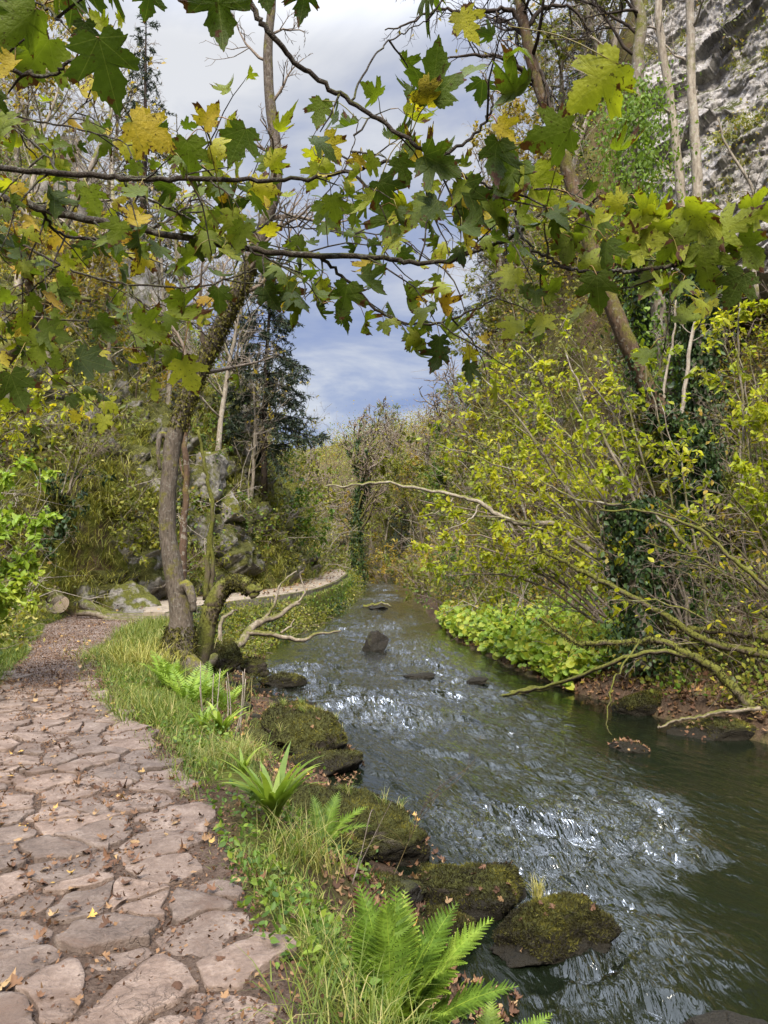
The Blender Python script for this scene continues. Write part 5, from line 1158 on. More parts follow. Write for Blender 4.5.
leafbush('twiggy olive shrub right of the pale yellow shrub', (-7.0, 17, 2.7), [(100, 400, 16.5), (120, 380, 16.5), (140, 400, 16.4), (150, 420, 16.4), (110, 430, 16.2), (80, 440, 16), (140, 370, 17)], 1.8, .10, 'olive', 65, 'olive_shrub', r0=.03, L2=.9)
leafbush('bush with darkened leaves standing in for the shade of a hollow left of the limestone', (-8.0, 18.6, 1.3), [(40, 500, 17.8), (60, 480, 17.8), (85, 500, 17.7), (70, 530, 17.5), (50, 550, 17.4), (30, 470, 17.8), (95, 475, 18)], 3.4, .11, 'ivy', 67, 'hollow_shade_bush', r0=.03, L2=.8)  # dark ivy leaf colour stands in for the shade of an unmodelled hollow
leafbush('mossy green bush on the ledge above the limestone block', (-5.9, 19.6, 2.0), [(110, 500, 19.2), (135, 480, 19.2), (160, 500, 19), (150, 530, 18.8), (120, 540, 18.6), (140, 560, 18.5)], 2.6, .11, 'olive', 69, 'olive_bush', r0=.025, L2=.7)
leafbush('green shrub beside the boardwalk where it bends', (-4.0, 31, 1.2), [(290, 510, 31), (310, 500, 31), (330, 520, 31.5), (320, 545, 31.5), (275, 530, 30), (300, 480, 31.5)], 3.6, .15, 'green', 71, 'green_shrub', r0=.03, L2=1.2)
leafbush('pale green shrub on the end of the spur behind the yew', (-4.5, 37, 3.2), [(290, 470, 37), (310, 460, 37), (325, 480, 38), (335, 500, 38), (300, 450, 37)], 3.4, .17, 'olive', 73, 'green_shrub', r0=.03, L2=1.5)

# trees on the slopes, each with its own label
far = [('bare', 1, 568, 36, 10, 'tall bare tree between the leaning trunk and the cliff'), ('olive', 2, 590, 33, 9, 'olive tree high on the slope between the leaning trunk and the dark conifer'), ('pale', 2, 612, 30, 9, 'pale bare tree just left of the twisted ivy stem'), ('bare', 3, 540, 40, 10, 'bare tree on the right skyline behind the leaning trunk top'),
       ('olive', 1, 555, 44, 9, 'olive tree on the right skyline left of the dark conifer'), ('pale', 3, 525, 43, 9, 'pale bare tree on the right skyline above the hazel'), ('olive', 3, 622, 34, 10, 'olive tree against the left edge of the cliff'), ('bare', 2, 505, 42, 9, 'bare tree on the slope above the arching hazel'),
       ('bare', 1, 258, 47, 9, 'thin bare tree just right of the yew at the end of the spur'), ('yellow', 1, 283, 52, 7.5, 'yellowing tree in the gap right of the yew'),
       ('bare', 2, 303, 57, 9, 'bare grey tree low in the middle of the valley gap'), ('ivy', 1, 330, 66, 12, 'tall ivy clad tree alone against the sky in the valley gap'),
       ('olive', 1, 318, 60, 7, 'rounded olive tree at the foot of the far hillside'), ('yellow', 2, 345, 64, 7, 'low golden tree straight above the end of the river'),
       ('ivy', 2, 360, 47, 9.5, 'ivy draped tree standing where the boardwalk vanishes'), ('bare', 3, 372, 66, 11, 'tall bare tree on the far hillside, left of the evergreen'),
       ('olive', 2, 385, 62, 8, 'olive tree on the far hillside above the river end'), ('bare', 1, 400, 70, 10, 'bare tree on the skyline of the far hill, just right of the sky gap centre'),
       ('yellow', 3, 412, 60, 8.5, 'golden leaved tree low on the far right hillside'), ('olive', 3, 428, 56, 9, 'full olive tree halfway up the far hillside'),
       ('bare', 2, 438, 62, 11, 'tall bare tree breaking the skyline left of the maple leaves'), ('green', 1, 455, 50, 9, 'green leaved tree on the right hillside below the skyline'),
       ('yellow', 1, 470, 45, 8, 'yellow leaved tree on the right hillside beside the green one'), ('bare', 3, 452, 58, 12, 'bare slender tree crowning the right skyline'),
       ('olive', 1, 492, 40, 8.5, 'olive leaved tree behind the top of the hazel'), ('yellow', 2, 530, 36, 8, 'yellow leaved tree on the hillside left of the leaning trunk'),
       ('bare', 1, 545, 33, 9, 'bare tree behind the leaning trunk'), ('pale', 1, 575, 30, 9, 'pale bare tree right behind the leaning trunk'),
       ('olive', 2, 610, 31, 8, 'olive leaved tree under the dark conifer by the cliff'), ('pale', 2, 560, 40, 10, 'pale bare tree high on the hillside below the conifer'),
       ('bare', 2, 632, 21, 7, 'bare tree at the left foot of the cliff'), ('yellow', 3, 740, 15.5, 2.6, 'yellow leaved tree below the middle of the cliff'),
       ('olive', 3, 778, 14.2, 2.8, 'olive tree at the right edge below the cliff'), ('bare', 3, 755, 15, 4.4, 'bare tree in front of the right part of the cliff'),
       ('yellow', 1, 680, 20, 4.5, 'small yellow tree at the foot of the pale trunks'), ('bare', 3, 505, 48, 10, 'bare tree on the skyline above the broad evergreen'),
       ('yellow', 2, 765, 15.0, 2.8, 'yellow leaved tree behind the hazel at the right edge'), ('bare', 1, 615, 22, 7, 'bare tree between the two ivy covered trunks'),
       ('olive', 2, 660, 19.5, 5, 'small olive tree behind the foot of the leaning trunk'), ('pale', 1, 585, 21, 7, 'pale twiggy tree left of the ivy smothered trunk')]
left = [('pale', 2, 215, 25, 8, 'pale twiggy tree on the slope behind the mossy fork of the ash'), ('bare', 2, 190, 29, 9, 'bare tree on the left skyline below the dark conifer'),
        ('pale', 3, 165, 24, 7, 'pale bare tree left of the ash fork'), ('bare', 3, 120, 26, 8, 'bare tree halfway up the left slope'), ('pale', 1, 80, 24, 8, 'pale twiggy tree in front of the pale slab'),
        ('bare', 1, 40, 22, 8, 'bare tree at the far left of the slope'), ('pale', 2, 10, 20, 7, 'pale twiggy tree at the left edge behind the yellow shrub'), ('bare', 2, 235, 33, 8, 'bare tree behind the yew on its left'),
        ('yellow', 3, 55, 19, 4.5, 'small yellow tree above the pale yellow shrub'), ('yellow', 1, 110, 22, 5, 'yellow tree among grey twigs on the left slope'), ('yellow', 2, 15, 26, 8, 'tall yellow tree high at the left edge'),
        ('pale', 3, 250, 27, 5.5, 'pale twiggy tree leaning out beside the tall rocky nose'), ('bare', 3, 95, 33, 9, 'bare tree on the left skyline above the pale slab'), ('olive', 1, 30, 31, 9, 'olive tree on the left skyline at the edge'),
        ('olive', 3, 270, 36, 5, 'small olive tree under the yew'), ('young', 1, 282, 33, 5, 'young thin tree by the boardwalk bend'), ('young', 2, 302, 40, 6.5, 'young thin tree at the tip of the spur'), ('young', 3, 245, 26, 5.5, 'young thin tree on the slope above the boardwalk')]
for k in range(26):
    d_ = RS.uniform(47, 78); px_ = RS.uniform(250, 470); kk_ = ('olive', 'yellow', 'olive', 'green')[k % 4]; x_, y_ = at(px_, d_)
    if ip(y_, WL) - .5 < x_ < ip(y_, WR) + 1 or ip(y_, PL) - .6 < x_ < ip(y_, WR) + 1: continue
    nm_ = {'olive': 'olive', 'yellow': 'golden', 'green': 'green'}[kk_]
    tree(kk_, 1 + k % 3, x_, y_, RS.uniform(4.5, 7.5), 'one of the small rounded %s trees packed together on the far hillside' % nm_, 'packed %s trees on the far hillside' % nm_)
G1, G2 = 'trees on the right and far hillsides', 'trees on the left slope'
for k, v, px, d, h, lab in far: tree(k, v, *at(px, d), h * RS.uniform(.92, 1.06), lab, G1)
for k, v, px, d, h, lab in left: tree(k, v, *at(px, d), h * RS.uniform(.92, 1.06), lab, G2)
sh = [('hazel', 1, 600, 27, 3.2, 'yellow shrub behind the ivy smothered trunk'), ('autumn', 1, 560, 25, 3.2, 'rusty shrub on the hillside left of the ivy smothered trunk'), ('olive', 1, 520, 29, 3.4, 'olive shrub on the hillside behind the hazel top'), ('hazel', 1, 480, 30, 3.2, 'yellow green shrub left of the olive shrub on the hillside'),
      ('olive', 2, 435, 33, 3.4, 'olive shrub low over the far water'), ('autumn', 2, 420, 38, 3.6, 'golden shrub overhanging the far end of the river'), ('green', 1, 455, 27, 2.2, 'green shrub at the waterside behind the leafy patch'), ('olive', 1, 500, 22, 2.2, 'olive shrub behind the leafy patch'),
      ('autumn', 1, 730, 16, 3.0, 'golden shrub behind the dense hazel'), ('olive', 2, 690, 15, 2.2, 'olive shrub around the foot of the ivy wrapped trunk'), ('green', 1, 745, 13, 1.2, 'dark green shrub on the shore under the tangle of stems'), ('green', 2, 640, 16, 1.8, 'dark green shrub behind the broken ivy trunk'),
      ('autumn', 2, 390, 50, 4, 'golden shrub at the foot of the far evergreen'), ('olive', 1, 345, 56, 4, 'olive shrub at the bend of the far river'), ('hazel', 2, 765, 14.5, 2.2, 'yellow shrub on the cliff foot at the right edge'), ('hazel', 1, 705, 19, 2.6, 'yellow shrub at the base of the cliff'),
      ('green', 1, 235, 25, 1.8, 'green shrub on the ledge beside the narrow outcrop'), ('olive', 2, 170, 21, 2.0, 'olive shrub on the mossy ledge left of the ash trunk'), ('green', 2, 255, 29, 2.0, 'green shrub above the boardwalk'), ('olive', 1, 280, 38, 2.4, 'olive shrub on the spur above the bend'),
      ('autumn', 1, 130, 23, 2.6, 'golden shrub on the left slope above the hollow'), ('autumn', 2, 60, 23, 3, 'golden shrub high on the left slope'), ('green', 1, 190, 24, 2.0, 'green shrub under the overhanging limestone'), ('olive', 2, 320, 46, 3, 'olive shrub beside the far end of the boardwalk')]
for k, v, px, d, h, lab in sh: shrub(k, v, *at(px, d), h, lab, 'shrubs on the slopes and banks')

# ------------------------------------------------------------------ ferns and tussocks
def base_at(px, py, d):
    x = (px - 384) / FPX * d; return (x, d, H(x, d))
fr = [(95, .62, .05, .3), (120, .64, .15, .5), (70, .6, .2, .6), (40, .62, .35, .6), (15, .66, .5, .7), (-8, .6, .8, .5), (150, .55, .2, .6), (178, .5, .4, .7), (265, .45, .4, .8), (-50, .45, .5, .8), (60, .48, .1, .4), (135, .6, .02, .2), (220, .5, .35, .7), (-20, .52, .3, .7), (100, .5, .3, .5), (0, .5, .15, .5)]
fern('lady_fern', (.03, 3.15, -.42), fr, 'large bright green fern in the front beside the path edge', 'ferns along the bank', pairs=30)
fern('lady_fern', (.42, 3.2, -.62), [(25, .42, .6, .8), (80, .36, .4, .6), (-5, .45, .85, .6), (140, .3, .5, .8)], 'smaller bright fern right of the large fern, over the wet stones', 'ferns along the bank', pairs=26)
fern('lady_fern', (-.42, 5.3, H(-.42, 5.3)), [(20, .42, .7, .7), (60, .4, .4, .7), (-10, .4, .8, .8), (110, .35, .3, .6), (200, .3, .6, .9)], 'small feathery fern leaning on the large mossy boulder', 'ferns along the bank', pairs=20)
for k, (px, py, d, lab) in enumerate([(205, 680, 9.6, 'spreading fern at the foot of the ash tree on the path side'), (225, 672, 9.9, 'feathery fern between the ash tree and the water'), (190, 715, 8.3, 'fern in the grass below the ash tree'), (170, 690, 9.2, 'fern among long grass left of the ash roots')]):
    b = base_at(px, py, d); az0 = RS.uniform(0, 360)
    fern('lady_fern', b, [(az0 + 40 * i + RS.uniform(-12, 12), RS.uniform(.4, .62), RS.uniform(.3, .6), RS.uniform(.6, 1.0)) for i in range(9)], lab, 'ferns along the bank', T_SIMPLE, 16)
M['hart'] = leaf_mat('hart tongue leaf', [(0, (.08, .13, .018)), (.6, (.17, .25, .03)), (1, (.32, .38, .06))], .35, .42, .3)
def hart(label, b, n, L):
    root = empty('hart_tongue_fern', b, label, 'fern', 'hart\'s tongue ferns on the bank')
    for i in range(n):
        mb = MB(); az = np.array([i * 2.4 + RS.uniform(-.4, .4)]); blades(mb, np.array([b]), np.array([L * RS.uniform(.6, 1.1)]), az, np.array([.019 * L / .34]), np.array([RS.uniform(.2, .9)]), 0, np.array([RS.uniform(.1, .45)]), np.array([RS.uniform(.6, 1.5)]), 10)
        part(mb, 'frond', M['hart'], root)
hart('glossy strap leaved fern on the path edge above the large mossy boulder', base_at(275, 855, 4.75), 34, .54)
hart('bright strap leaved fern in the grass below the ash tree', base_at(222, 745, 7.3), 18, .46)
hart('small strap leaved fern beside the tall dry stalks', base_at(205, 745, 7.4), 9, .36)
hart('strap leaved fern at the edge of the paving halfway to the ash tree', base_at(245, 800, 5.6), 8, .28)
mb = MB()
def tussock(label, b, n, L, w, mat, rr, spread=.06, bend=1.5):
    mb = MB(); tuft((0, 0, 0), n, L, spread, w, mb, 0, rr, bend); o = mb.build('grass_tussock', M[mat]); o.location = b; tag(o, label, 'grass tussock', 'grass tussocks')
vv_ = np.array([q.co[:] for q in olive_rock.data.vertices]) + np.array(olive_rock.location); qq_ = vv_[np.hypot(vv_[:, 0] - .98, vv_[:, 1] - 5.0) < .06]
tussock('pale grass tuft on top of the olive mossy rock by the dark water', (.98, 5.0, qq_[:, 2].max() - .01), 70, .15, .0024, 'dry', (.5, 1), .02, .8)
tussock('long pale grass clump on the path side of the ash tree', base_at(150, 660, 10.4), 260, .55, .005, 'dry', (.2, .9), .22)
tussock('long yellow grass clump left of the ash trunk', base_at(128, 660, 10.8), 220, .48, .005, 'dry', (.2, .9), .22)
tussock('bright grass clump where the verge meets the gravel', base_at(110, 660, 10.9), 260, .4, .005, 'grass', (.2, .9), .22)
tussock('drooping grass clump at the top of the bank behind the ash', base_at(160, 640, 12.5), 260, .5, .006, 'grass', (.3, 1), .25)
tussock('wispy grass clump over the edge above the large mossy boulder', base_at(290, 880, 4.3), 130, .42, .0022, 'grass', (.3, 1), .09)
tussock('wispy grass clump right of the glossy strap leaved fern', base_at(318, 900, 4.4), 90, .5, .002, 'dry', (.2, .9), .07)
tussock('thin grass clump at the left foot of the large fern', base_at(318, 985, 3.15), 110, .3, .0018, 'grass', (.2, 1), .06)
tussock('yellow green grass clump beside the paving edge', base_at(228, 790, 5.9), 300, .3, .0028, 'grass', (.5, 1), .10)
tussock('soft yellow grass clump between paving and grassy boulder', base_at(245, 770, 6.6), 320, .3, .003, 'grass', (.5, 1), .11)
mb = MB(); b = np.array(base_at(226, 745, 8.0)); ls = []
for i in range(9):
    a = b + np.array([RS.normal(0, .14), RS.normal(0, .1), 0]); t_ = a + np.array([RS.normal(0, .05), RS.normal(0, .05), RS.uniform(.45, .8)]); ls.append((smooth_line([a, (a + t_) / 2 + RS.normal(0, .015, 3), t_], 3), np.linspace(.008, .004, 7)))
tubes(mb, ls, 5, 0, .8); o = mb.build('dry_stalks', M['paletwig']); tag(o, 'cluster of dry straw coloured stalks standing on the bank near the water', 'dry stalks')

# leafless fine stems in front of the water beside the large boulder
wood('bramble_stem', 'thin arching bramble stem crossing in front of the large mossy boulder', 'stem', 'twig', [(pxline([(348, 900, 4.6), (362, 850, 4.8), (372, 810, 5), (378, 830, 5.2), (366, 850, 5.2)], 6), np.linspace(.004, .002, 25)), (pxline([(340, 905, 4.6), (372, 840, 4.9), (392, 800, 5.0)], 6), np.linspace(.003, .0015, 13))], sides=5)
wood('red_twigs', 'spray of fine reddish twigs standing in front of the bright water', 'twigs', 'redbark', [(pxline([(392, 880, 5.9), (405, 850, 6), (420, 815, 6), (432, 790, 6)], 4), np.linspace(.003, .0012, 13))] + [(pxline([(405 + 4 * k, 850 - 9 * k, 6), (398 + 12 * k + RS.uniform(-14, 8), 835 - 12 * k, 6), (392 + 16 * k + RS.uniform(-24, 20), 820 - 14 * k, 6)], 4), np.linspace(.002, .001, 9)) for k in range(7)], sides=4)

# ------------------------------------------------------------------ maple boughs overhead, close to the camera
def maple_mat():
    m, nt, n, l = newmat('maple leaf')
    r = attr(nt, 'rnd'); lc = attr(nt, 'lc', 'Vector'); P = geo(nt)
    sx = n.new('ShaderNodeSeparateXYZ'); l.new(lc, sx.inputs[0]); ax = mth(nt, 'ABSOLUTE', sx.outputs[0]); ay = sx.outputs[1]
    c = ramp(nt, [(0, (.022, .036, .009)), (.35, (.055, .080, .012)), (.62, (.125, .155, .018)), (.80, (.23, .235, .022)), (.90, (.29, .235, .025)), (1, (.30, .18, .02))], r)
    vs = None
    for a in (0.0, 42.0, 84.0):
        d = mth(nt, 'ABSOLUTE', mth(nt, 'SUBTRACT', mth(nt, 'MULTIPLY', ax, math.cos(R(a))), mth(nt, 'MULTIPLY', ay, math.sin(R(a)))))
        k = mth(nt, 'LESS_THAN', d, .007); k = mth(nt, 'MULTIPLY', k, mth(nt, 'GREATER_THAN', mth(nt, 'ADD', mth(nt, 'MULTIPLY', ay, math.cos(R(a))), mth(nt, 'MULTIPLY', ax, math.sin(R(a)))), -.01))
        vs = k if vs is None else mth(nt, 'MAXIMUM', vs, k)
    c = mixc(nt, mth(nt, 'MULTIPLY', vs, .3), c, (.16, .18, .05))
    of = n.new('ShaderNodeVectorMath'); of.operation = 'ADD'; cb = n.new('ShaderNodeCombineXYZ'); l.new(mth(nt, 'MULTIPLY', r, 97.0), cb.inputs[2]); l.new(lc, of.inputs[0]); l.new(cb.outputs[0], of.inputs[1])
    ln = n.new('ShaderNodeVectorMath'); ln.operation = 'DISTANCE'; l.new(lc, ln.inputs[0]); ln.inputs[1].default_value = (0, .3, 0)
    nz = noise(nt, of.outputs[0], 3.2, 4, .6); q = mth(nt, 'ADD', mth(nt, 'MULTIPLY', ln.outputs['Value'], .42), mth(nt, 'MULTIPLY', nz, 1.0)); q = mth(nt, 'ADD', q, mth(nt, 'MULTIPLY', r, .07))
    br = ramp(nt, [(.815, (0, 0, 0)), (.85, (1, 1, 1))], q)
    c = mixc(nt, br, c, (.055, .022, .010))
    sp = ramp(nt, [(.64, (0, 0, 0)), (.68, (1, 1, 1))], noise(nt, of.outputs[0], 11, 2)); c = mixc(nt, mth(nt, 'MULTIPLY', sp, .8), c, (.035, .028, .008))
    c = mixc(nt, .5, c, ramp(nt, [(.3, (.6, .6, .55)), (.7, (1.25, 1.2, 1.1))], noise(nt, of.outputs[0], 5, 4)), 'MULTIPLY')
    p = pbsdf(nt, c, .6, .16, bump(nt, mth(nt, 'ADD', mth(nt, 'MULTIPLY', vs, -.5), noise(nt, of.outputs[0], 14, 3)), .35, .01))
    t = n.new('ShaderNodeBsdfTranslucent'); l.new(mixc(nt, 1.0, c, (1.5, 1.6, .5), 'MULTIPLY'), t.inputs[0])
    mx = n.new('ShaderNodeMixShader'); mx.inputs[0].default_value = .38; l.new(p.outputs[0], mx.inputs[1]); l.new(t.outputs[0], mx.inputs[2]); out(nt, mx.outputs[0]); return m
M['maple'] = maple_mat(); M['maplebark'] = bark_mat('maple twig bark', (.022, .017, .013), (.07, .055, .042), .1, (.07, .07, .02), .2, 4)
M['petiole'] = leaf_mat('leaf stalk', [(0, (.16, .15, .03)), (.6, (.22, .16, .04)), (1, (.2, .08, .04))], .1)
CURL = [_maple_curled(k, True) for k in (-.5, -.15, .3, .7, 1.4)]
CAMV = lambda p: nrm(EYE - p)
def put_leaves(mb, base, tip, nor, size, rnd):
    ch = RS.integers(0, 5, len(base))
    for k in range(5):
        j = ch == k
        if j.any(): leaves(mb, CURL[k], base[j], tip[j], nor[j], size[j], rnd[j], 0, True, .45)
def bough(label, main, subs, twn, twL, size, col, seed, hand=(), t0=.0, t1=1.0, rt=.0035, up=.35):
    """main / subs: pixel lines with a start and end radius; leafy twigs grow on them; hand: leaves placed one by one (px, py, d, width m, turn deg, rnd)"""
    rs = np.random.default_rng(seed); L = [(pxline(p, 8, .003), a, b) for p, a, b in [main] + list(subs)]; L = [(p, np.linspace(a, b, len(p))) for p, a, b in L]
    root = empty('maple_branch', L[0][0][0], label, 'branch', 'maple branches overhead')
    mb = MB(); tubes(mb, L[:1], 9, 0, None, .25); part(mb, 'limb', M['maplebark'], root)
    tw = []
    for li, (p, q) in enumerate(L):
        n = twn if li == 0 else max(2, int(twn * .5))
        for k in range(n):
            t = t0 + (t1 - t0) * (k + rs.random()) / n; i = min(int(t * (len(p) - 1)), len(p) - 2); d = nrm(p[i + 1] - p[i])
            s = 1 if k % 2 else -1; v = nrm(d * .7 + np.array([0, s * .5, s * .45]) + rs.normal(0, .35, 3)); v[2] -= .1; l = twL * rs.uniform(.4, 1.2); pts = [p[i]]
            for _ in range(5): v = nrm(v + rs.normal(0, .16, 3) + np.array([0, 0, -.03])); pts.append(pts[-1] + v * l / 5)
            tw.append((np.array(pts), rt * np.linspace(1, .45, 6)))
    B, T, Nn, S, C, pet = [], [], [], [], [], []
    def leaf(a, dirn, s, c, turn=None):
        r_ = a - EYE; u_, v_ = 384 + FPX * r_[0] / (r_ @ FW), 512 - FPX * (r_ @ UP) / (r_ @ FW)      # keep the ash limb and the sky gap open, as the leaves do
        f_ = np.clip(((u_ - 192) * 72 + (v_ - 400) * -170) / (72 ** 2 + 170 ** 2), 0, 1)
        if np.hypot(u_ - 192 - 72 * f_, v_ - 400 + 170 * f_) < 24 and rs.random() < .85: return
        if 275 < u_ < 375 and 60 < v_ < 160 and rs.random() < .55: return
        if 285 < u_ < 420 and v_ > 330: return
        pl = s * rs.uniform(.45, .9); b = a + nrm(dirn) * pl; b[2] -= .15 * pl; pet.append((np.array([a, (a + b) / 2 + np.array([0, 0, .012]), b]), np.array([.0016, .0012, .0011])))
        B.append(b); S.append(s); C.append(c)
        n_ = nrm(CAMV(b) * rs.uniform(.15, .9) * (1 if rs.random() < .85 else -1) + np.array([0, 0, up]) + rs.normal(0, .42, 3)); Nn.append(n_)
        T.append(nrm(dirn * .55 + np.array([0, 0, -.5]) + rs.normal(0, .45, 3)))
    for p, q in tw:
        for j in (2, 4, 5):
            d = nrm(p[j] - p[j - 1]); sd = nrm(np.cross(d, rs.normal(0, 1, 3)))
            for s in ((-1, 1) if j < 5 else (0,)):
                if rs.random() < .6: leaf(p[j], nrm(d * .5 + sd * s + np.array([0, 0, -.15])), size * rs.uniform(.36, .78), float(np.clip(rs.choice(col) + rs.normal(0, .07), 0, 1)))
    for px, py, d, w, turn, c in hand:
        b = W(px, py, d); v = CAMV(b); x = nrm(np.cross(v, [0, 0, 1.0])); u = np.cross(x, v); tp = -(u * math.cos(R(turn)) + x * math.sin(R(turn)))
        b0 = b - tp * w * .35; w = w * .80; B.append(b0); T.append(nrm(tp + rs.normal(0, .12, 3))); Nn.append(nrm(v + rs.normal(0, .25, 3) + np.array([0, 0, .2]))); S.append(w); C.append(c)
        allp = np.vstack([p for p, _ in L] + [p for p, _ in tw] if tw else [p for p, _ in L]); j = np.argmin(((allp - b0) ** 2).sum(1)); a = allp[j]
        if np.linalg.norm(a - b0) < .6: pet.append((smooth_line([a, (a + b0) / 2 + np.array([0, 0, .02]), b0], 3), np.full(7, .0016)))
    mb = MB()
    if B: put_leaves(mb, np.array(B), np.array(T), np.array(Nn), np.array(S), np.array(C))
    if pet: tubes(mb, pet, 4, 1)
    if len(L) > 1: tubes(mb, L[1:], 7, 2, None, .2)
    if tw: tubes(mb, tw, 5, 2)
    part(mb, 'foliage', [M['maple'], M['petiole'], M['maplebark']], root)
    return root
GRN = [.1, .25, .35, .45, .6, .7, .9]; MIX = [.15, .3, .45, .55, .65, .72, .78, .92]; BRT = [.5, .6, .66, .7, .74, .8]
bough('thick dark maple branch crossing from the left edge to the leaf cluster', ([(-160, 178, 2.7), (-60, 188, 2.6), (0, 197, 2.5), (75, 217, 2.5), (150, 231, 2.5), (230, 246, 2.5), (300, 255, 2.5), (384, 258, 2.5), (430, 263, 2.5), (480, 250, 2.45), (520, 232, 2.4), (545, 205, 2.4)], .015, .005),
      [([(40, 208, 2.5), (60, 235, 2.6), (100, 240, 2.7), (140, 262, 2.8)], .006, .003), ([(150, 231, 2.5), (185, 208, 2.6), (200, 180, 2.7)], .005, .0025), ([(230, 246, 2.5), (270, 220, 2.7), (290, 200, 2.8)], .005, .0025), ([(320, 256, 2.5), (350, 283, 2.55), (385, 315, 2.6), (430, 324, 2.6), (470, 311, 2.6), (500, 296, 2.6)], .006, .003), ([(240, 247, 2.5), (275, 262, 2.5), (300, 275, 2.5)], .004, .002)],
      14, .32, .125, GRN + [.75], 1, [(210, 115, 2.0, .09, 150, .93), (155, 135, 1.9, .125, 60, .93), (395, 225, 2.3, .15, 10, .3), (470, 215, 2.2, .15, 20, .2), (330, 215, 2.4, .13, 30, .4), (345, 300, 2.4, .14, -10, .35), (370, 285, 2.4, .12, 40, .3), (405, 300, 2.5, .12, 0, .5), (345, 322, 2.5, .09, 10, .2), (436, 358, 2.5, .11, -30, .1), (418, 340, 2.5, .1, 50, .55), (290, 300, 2.5, .12, 20, .3)])
bough('thin straight dark maple branch above the thick one', ([(-150, 160, 2.3), (0, 169, 2.2), (100, 176, 2.2), (150, 179, 2.2), (230, 180, 2.2), (300, 179, 2.2), (350, 171, 2.2), (384, 163, 2.2), (420, 160, 2.2), (450, 172, 2.2)], .009, .004),
      [([(60, 174, 2.2), (40, 150, 2.3), (0, 120, 2.4)], .004, .002), ([(120, 178, 2.2), (150, 200, 2.3), (185, 215, 2.4)], .004, .002), ([(180, 180, 2.2), (205, 155, 2.3), (220, 130, 2.3)], .003, .0015), ([(345, 173, 2.2), (352, 150, 2.2), (358, 120, 2.2)], .0025, .0015)],
      8, .26, .12, MIX, 2, [(318, 113, 2.2, .10, -20, .45), (330, 150, 2.2, .11, 30, .9), (240, 145, 2.1, .13, -20, .3), (265, 190, 2.3, .11, 80, .86), (190, 160, 2.2, .15, 10, .45), (95, 200, 2.3, .10, 30, .6), (360, 165, 2.2, .07, 0, .95)], 0, .8)
bough('maple branch slanting down from the top centre into the leaf cluster', ([(225, -60, 1.9), (250, 0, 1.9), (268, 30, 1.9), (300, 65, 1.95), (340, 95, 2.0), (384, 124, 2.0), (420, 148, 2.0), (450, 172, 2.05), (478, 190, 2.1)], .008, .004),
      [([(437, 160, 2.0), (470, 138, 2.0), (490, 115, 2.0), (492, 95, 2.0)], .005, .003), ([(350, 102, 2.0), (375, 55, 2.1), (400, 35, 2.2), (430, 20, 2.2)], .003, .0015), ([(450, 172, 2.05), (500, 190, 2.1), (540, 190, 2.1)], .004, .002)],
      5, .25, .13, [.1, .2, .3, .5, .9], 3, [(440, 75, 1.9, .17, 160, .35), (432, 98, 1.9, .11, 60, .9), (593, 84, 1.75, .185, -60, .76), (523, 92, 1.9, .15, 90, .4), (505, 133, 2.0, .09, 40, .92), (548, 140, 1.85, .16, -70, .42), (440, 165, 2.0, .14, 60, .2), (470, 205, 2.05, .16, 10, .15), (510, 180, 2.1, .15, -30, .35), (540, 185, 2.1, .15, 20, .7), (225, 12, 1.8, .17, 20, .25), (500, 215, 2.1, .14, 40, .5), (560, 215, 2.2, .12, 0, .72), (390, 195, 2.1, .13, 40, .2), (495, 160, 2.0, .13, -10, .22)], .5, 1)
bough('bright leaved maple branch sweeping in from the right edge', ([(900, 190, 2.4), (830, 212, 2.3), (768, 230, 2.2), (740, 238, 2.2), (700, 258, 2.15), (660, 267, 2.1), (620, 272, 2.1), (580, 271, 2.1), (555, 262, 2.1), (530, 246, 2.15), (517, 225, 2.2), (514, 205, 2.2)], .008, .003),
      [([(740, 238, 2.2), (700, 222, 2.2), (650, 225, 2.2), (620, 240, 2.2)], .003, .0015), ([(680, 262, 2.1), (655, 285, 2.1)], .002, .001), ([(768, 230, 2.2), (740, 262, 2.15), (720, 275, 2.15)], .002, .001), ([(570, 268, 2.1), (545, 262, 2.2), (520, 240, 2.3), (512, 232, 2.3)], .003, .002)],
      5, .22, .11, BRT, 4, [(600, 292, 2.05, .13, 10, .35), (705, 215, 2.1, .17, 60, .72), (735, 228, 2.1, .16, 90, .68), (660, 228, 2.1, .14, 60, .74), (640, 215, 2.1, .12, -80, .75), (680, 250, 2.1, .16, 30, .6), (700, 268, 2.1, .16, -10, .55), (735, 290, 2.05, .13, -30, .25), (645, 243, 2.1, .15, 80, .72), (752, 250, 2.1, .15, 40, .5), (595, 262, 2.1, .11, 80, .66), (620, 256, 2.1, .12, 20, .62), (570, 250, 2.1, .1, 0, .5), (760, 215, 2.2, .14, 70, .7)], .1, .85, up=.7)
bough('thin maple branch hanging in a shallow curve at the left', ([(-120, 150, 3.1), (-30, 210, 3.1), (0, 230, 3.1), (60, 265, 3.1), (120, 283, 3.1), (200, 286, 3.1), (250, 271, 3.1), (290, 262, 3.1)], .007, .003),
      [([(60, 265, 3.1), (30, 290, 3.2), (-20, 310, 3.3)], .004, .002), ([(120, 283, 3.1), (150, 310, 3.1), (185, 325, 3.1)], .004, .002)], 11, .4, .12, MIX, 5, [(190, 375, 2.9, .17, 30, .78), (150, 330, 2.9, .16, 70, .6), (95, 365, 2.7, .16, 70, .12), (180, 318, 2.8, .14, 60, .62), (105, 330, 2.8, .13, 40, .35), (20, 390, 2.6, .17, 30, .3), (55, 335, 2.8, .14, 80, .4), (140, 262, 2.9, .13, -40, .9), (222, 300, 3.0, .13, 20, .3), (70, 290, 2.9, .15, 60, .5), (40, 350, 2.8, .16, 0, .62)], 0, .95)
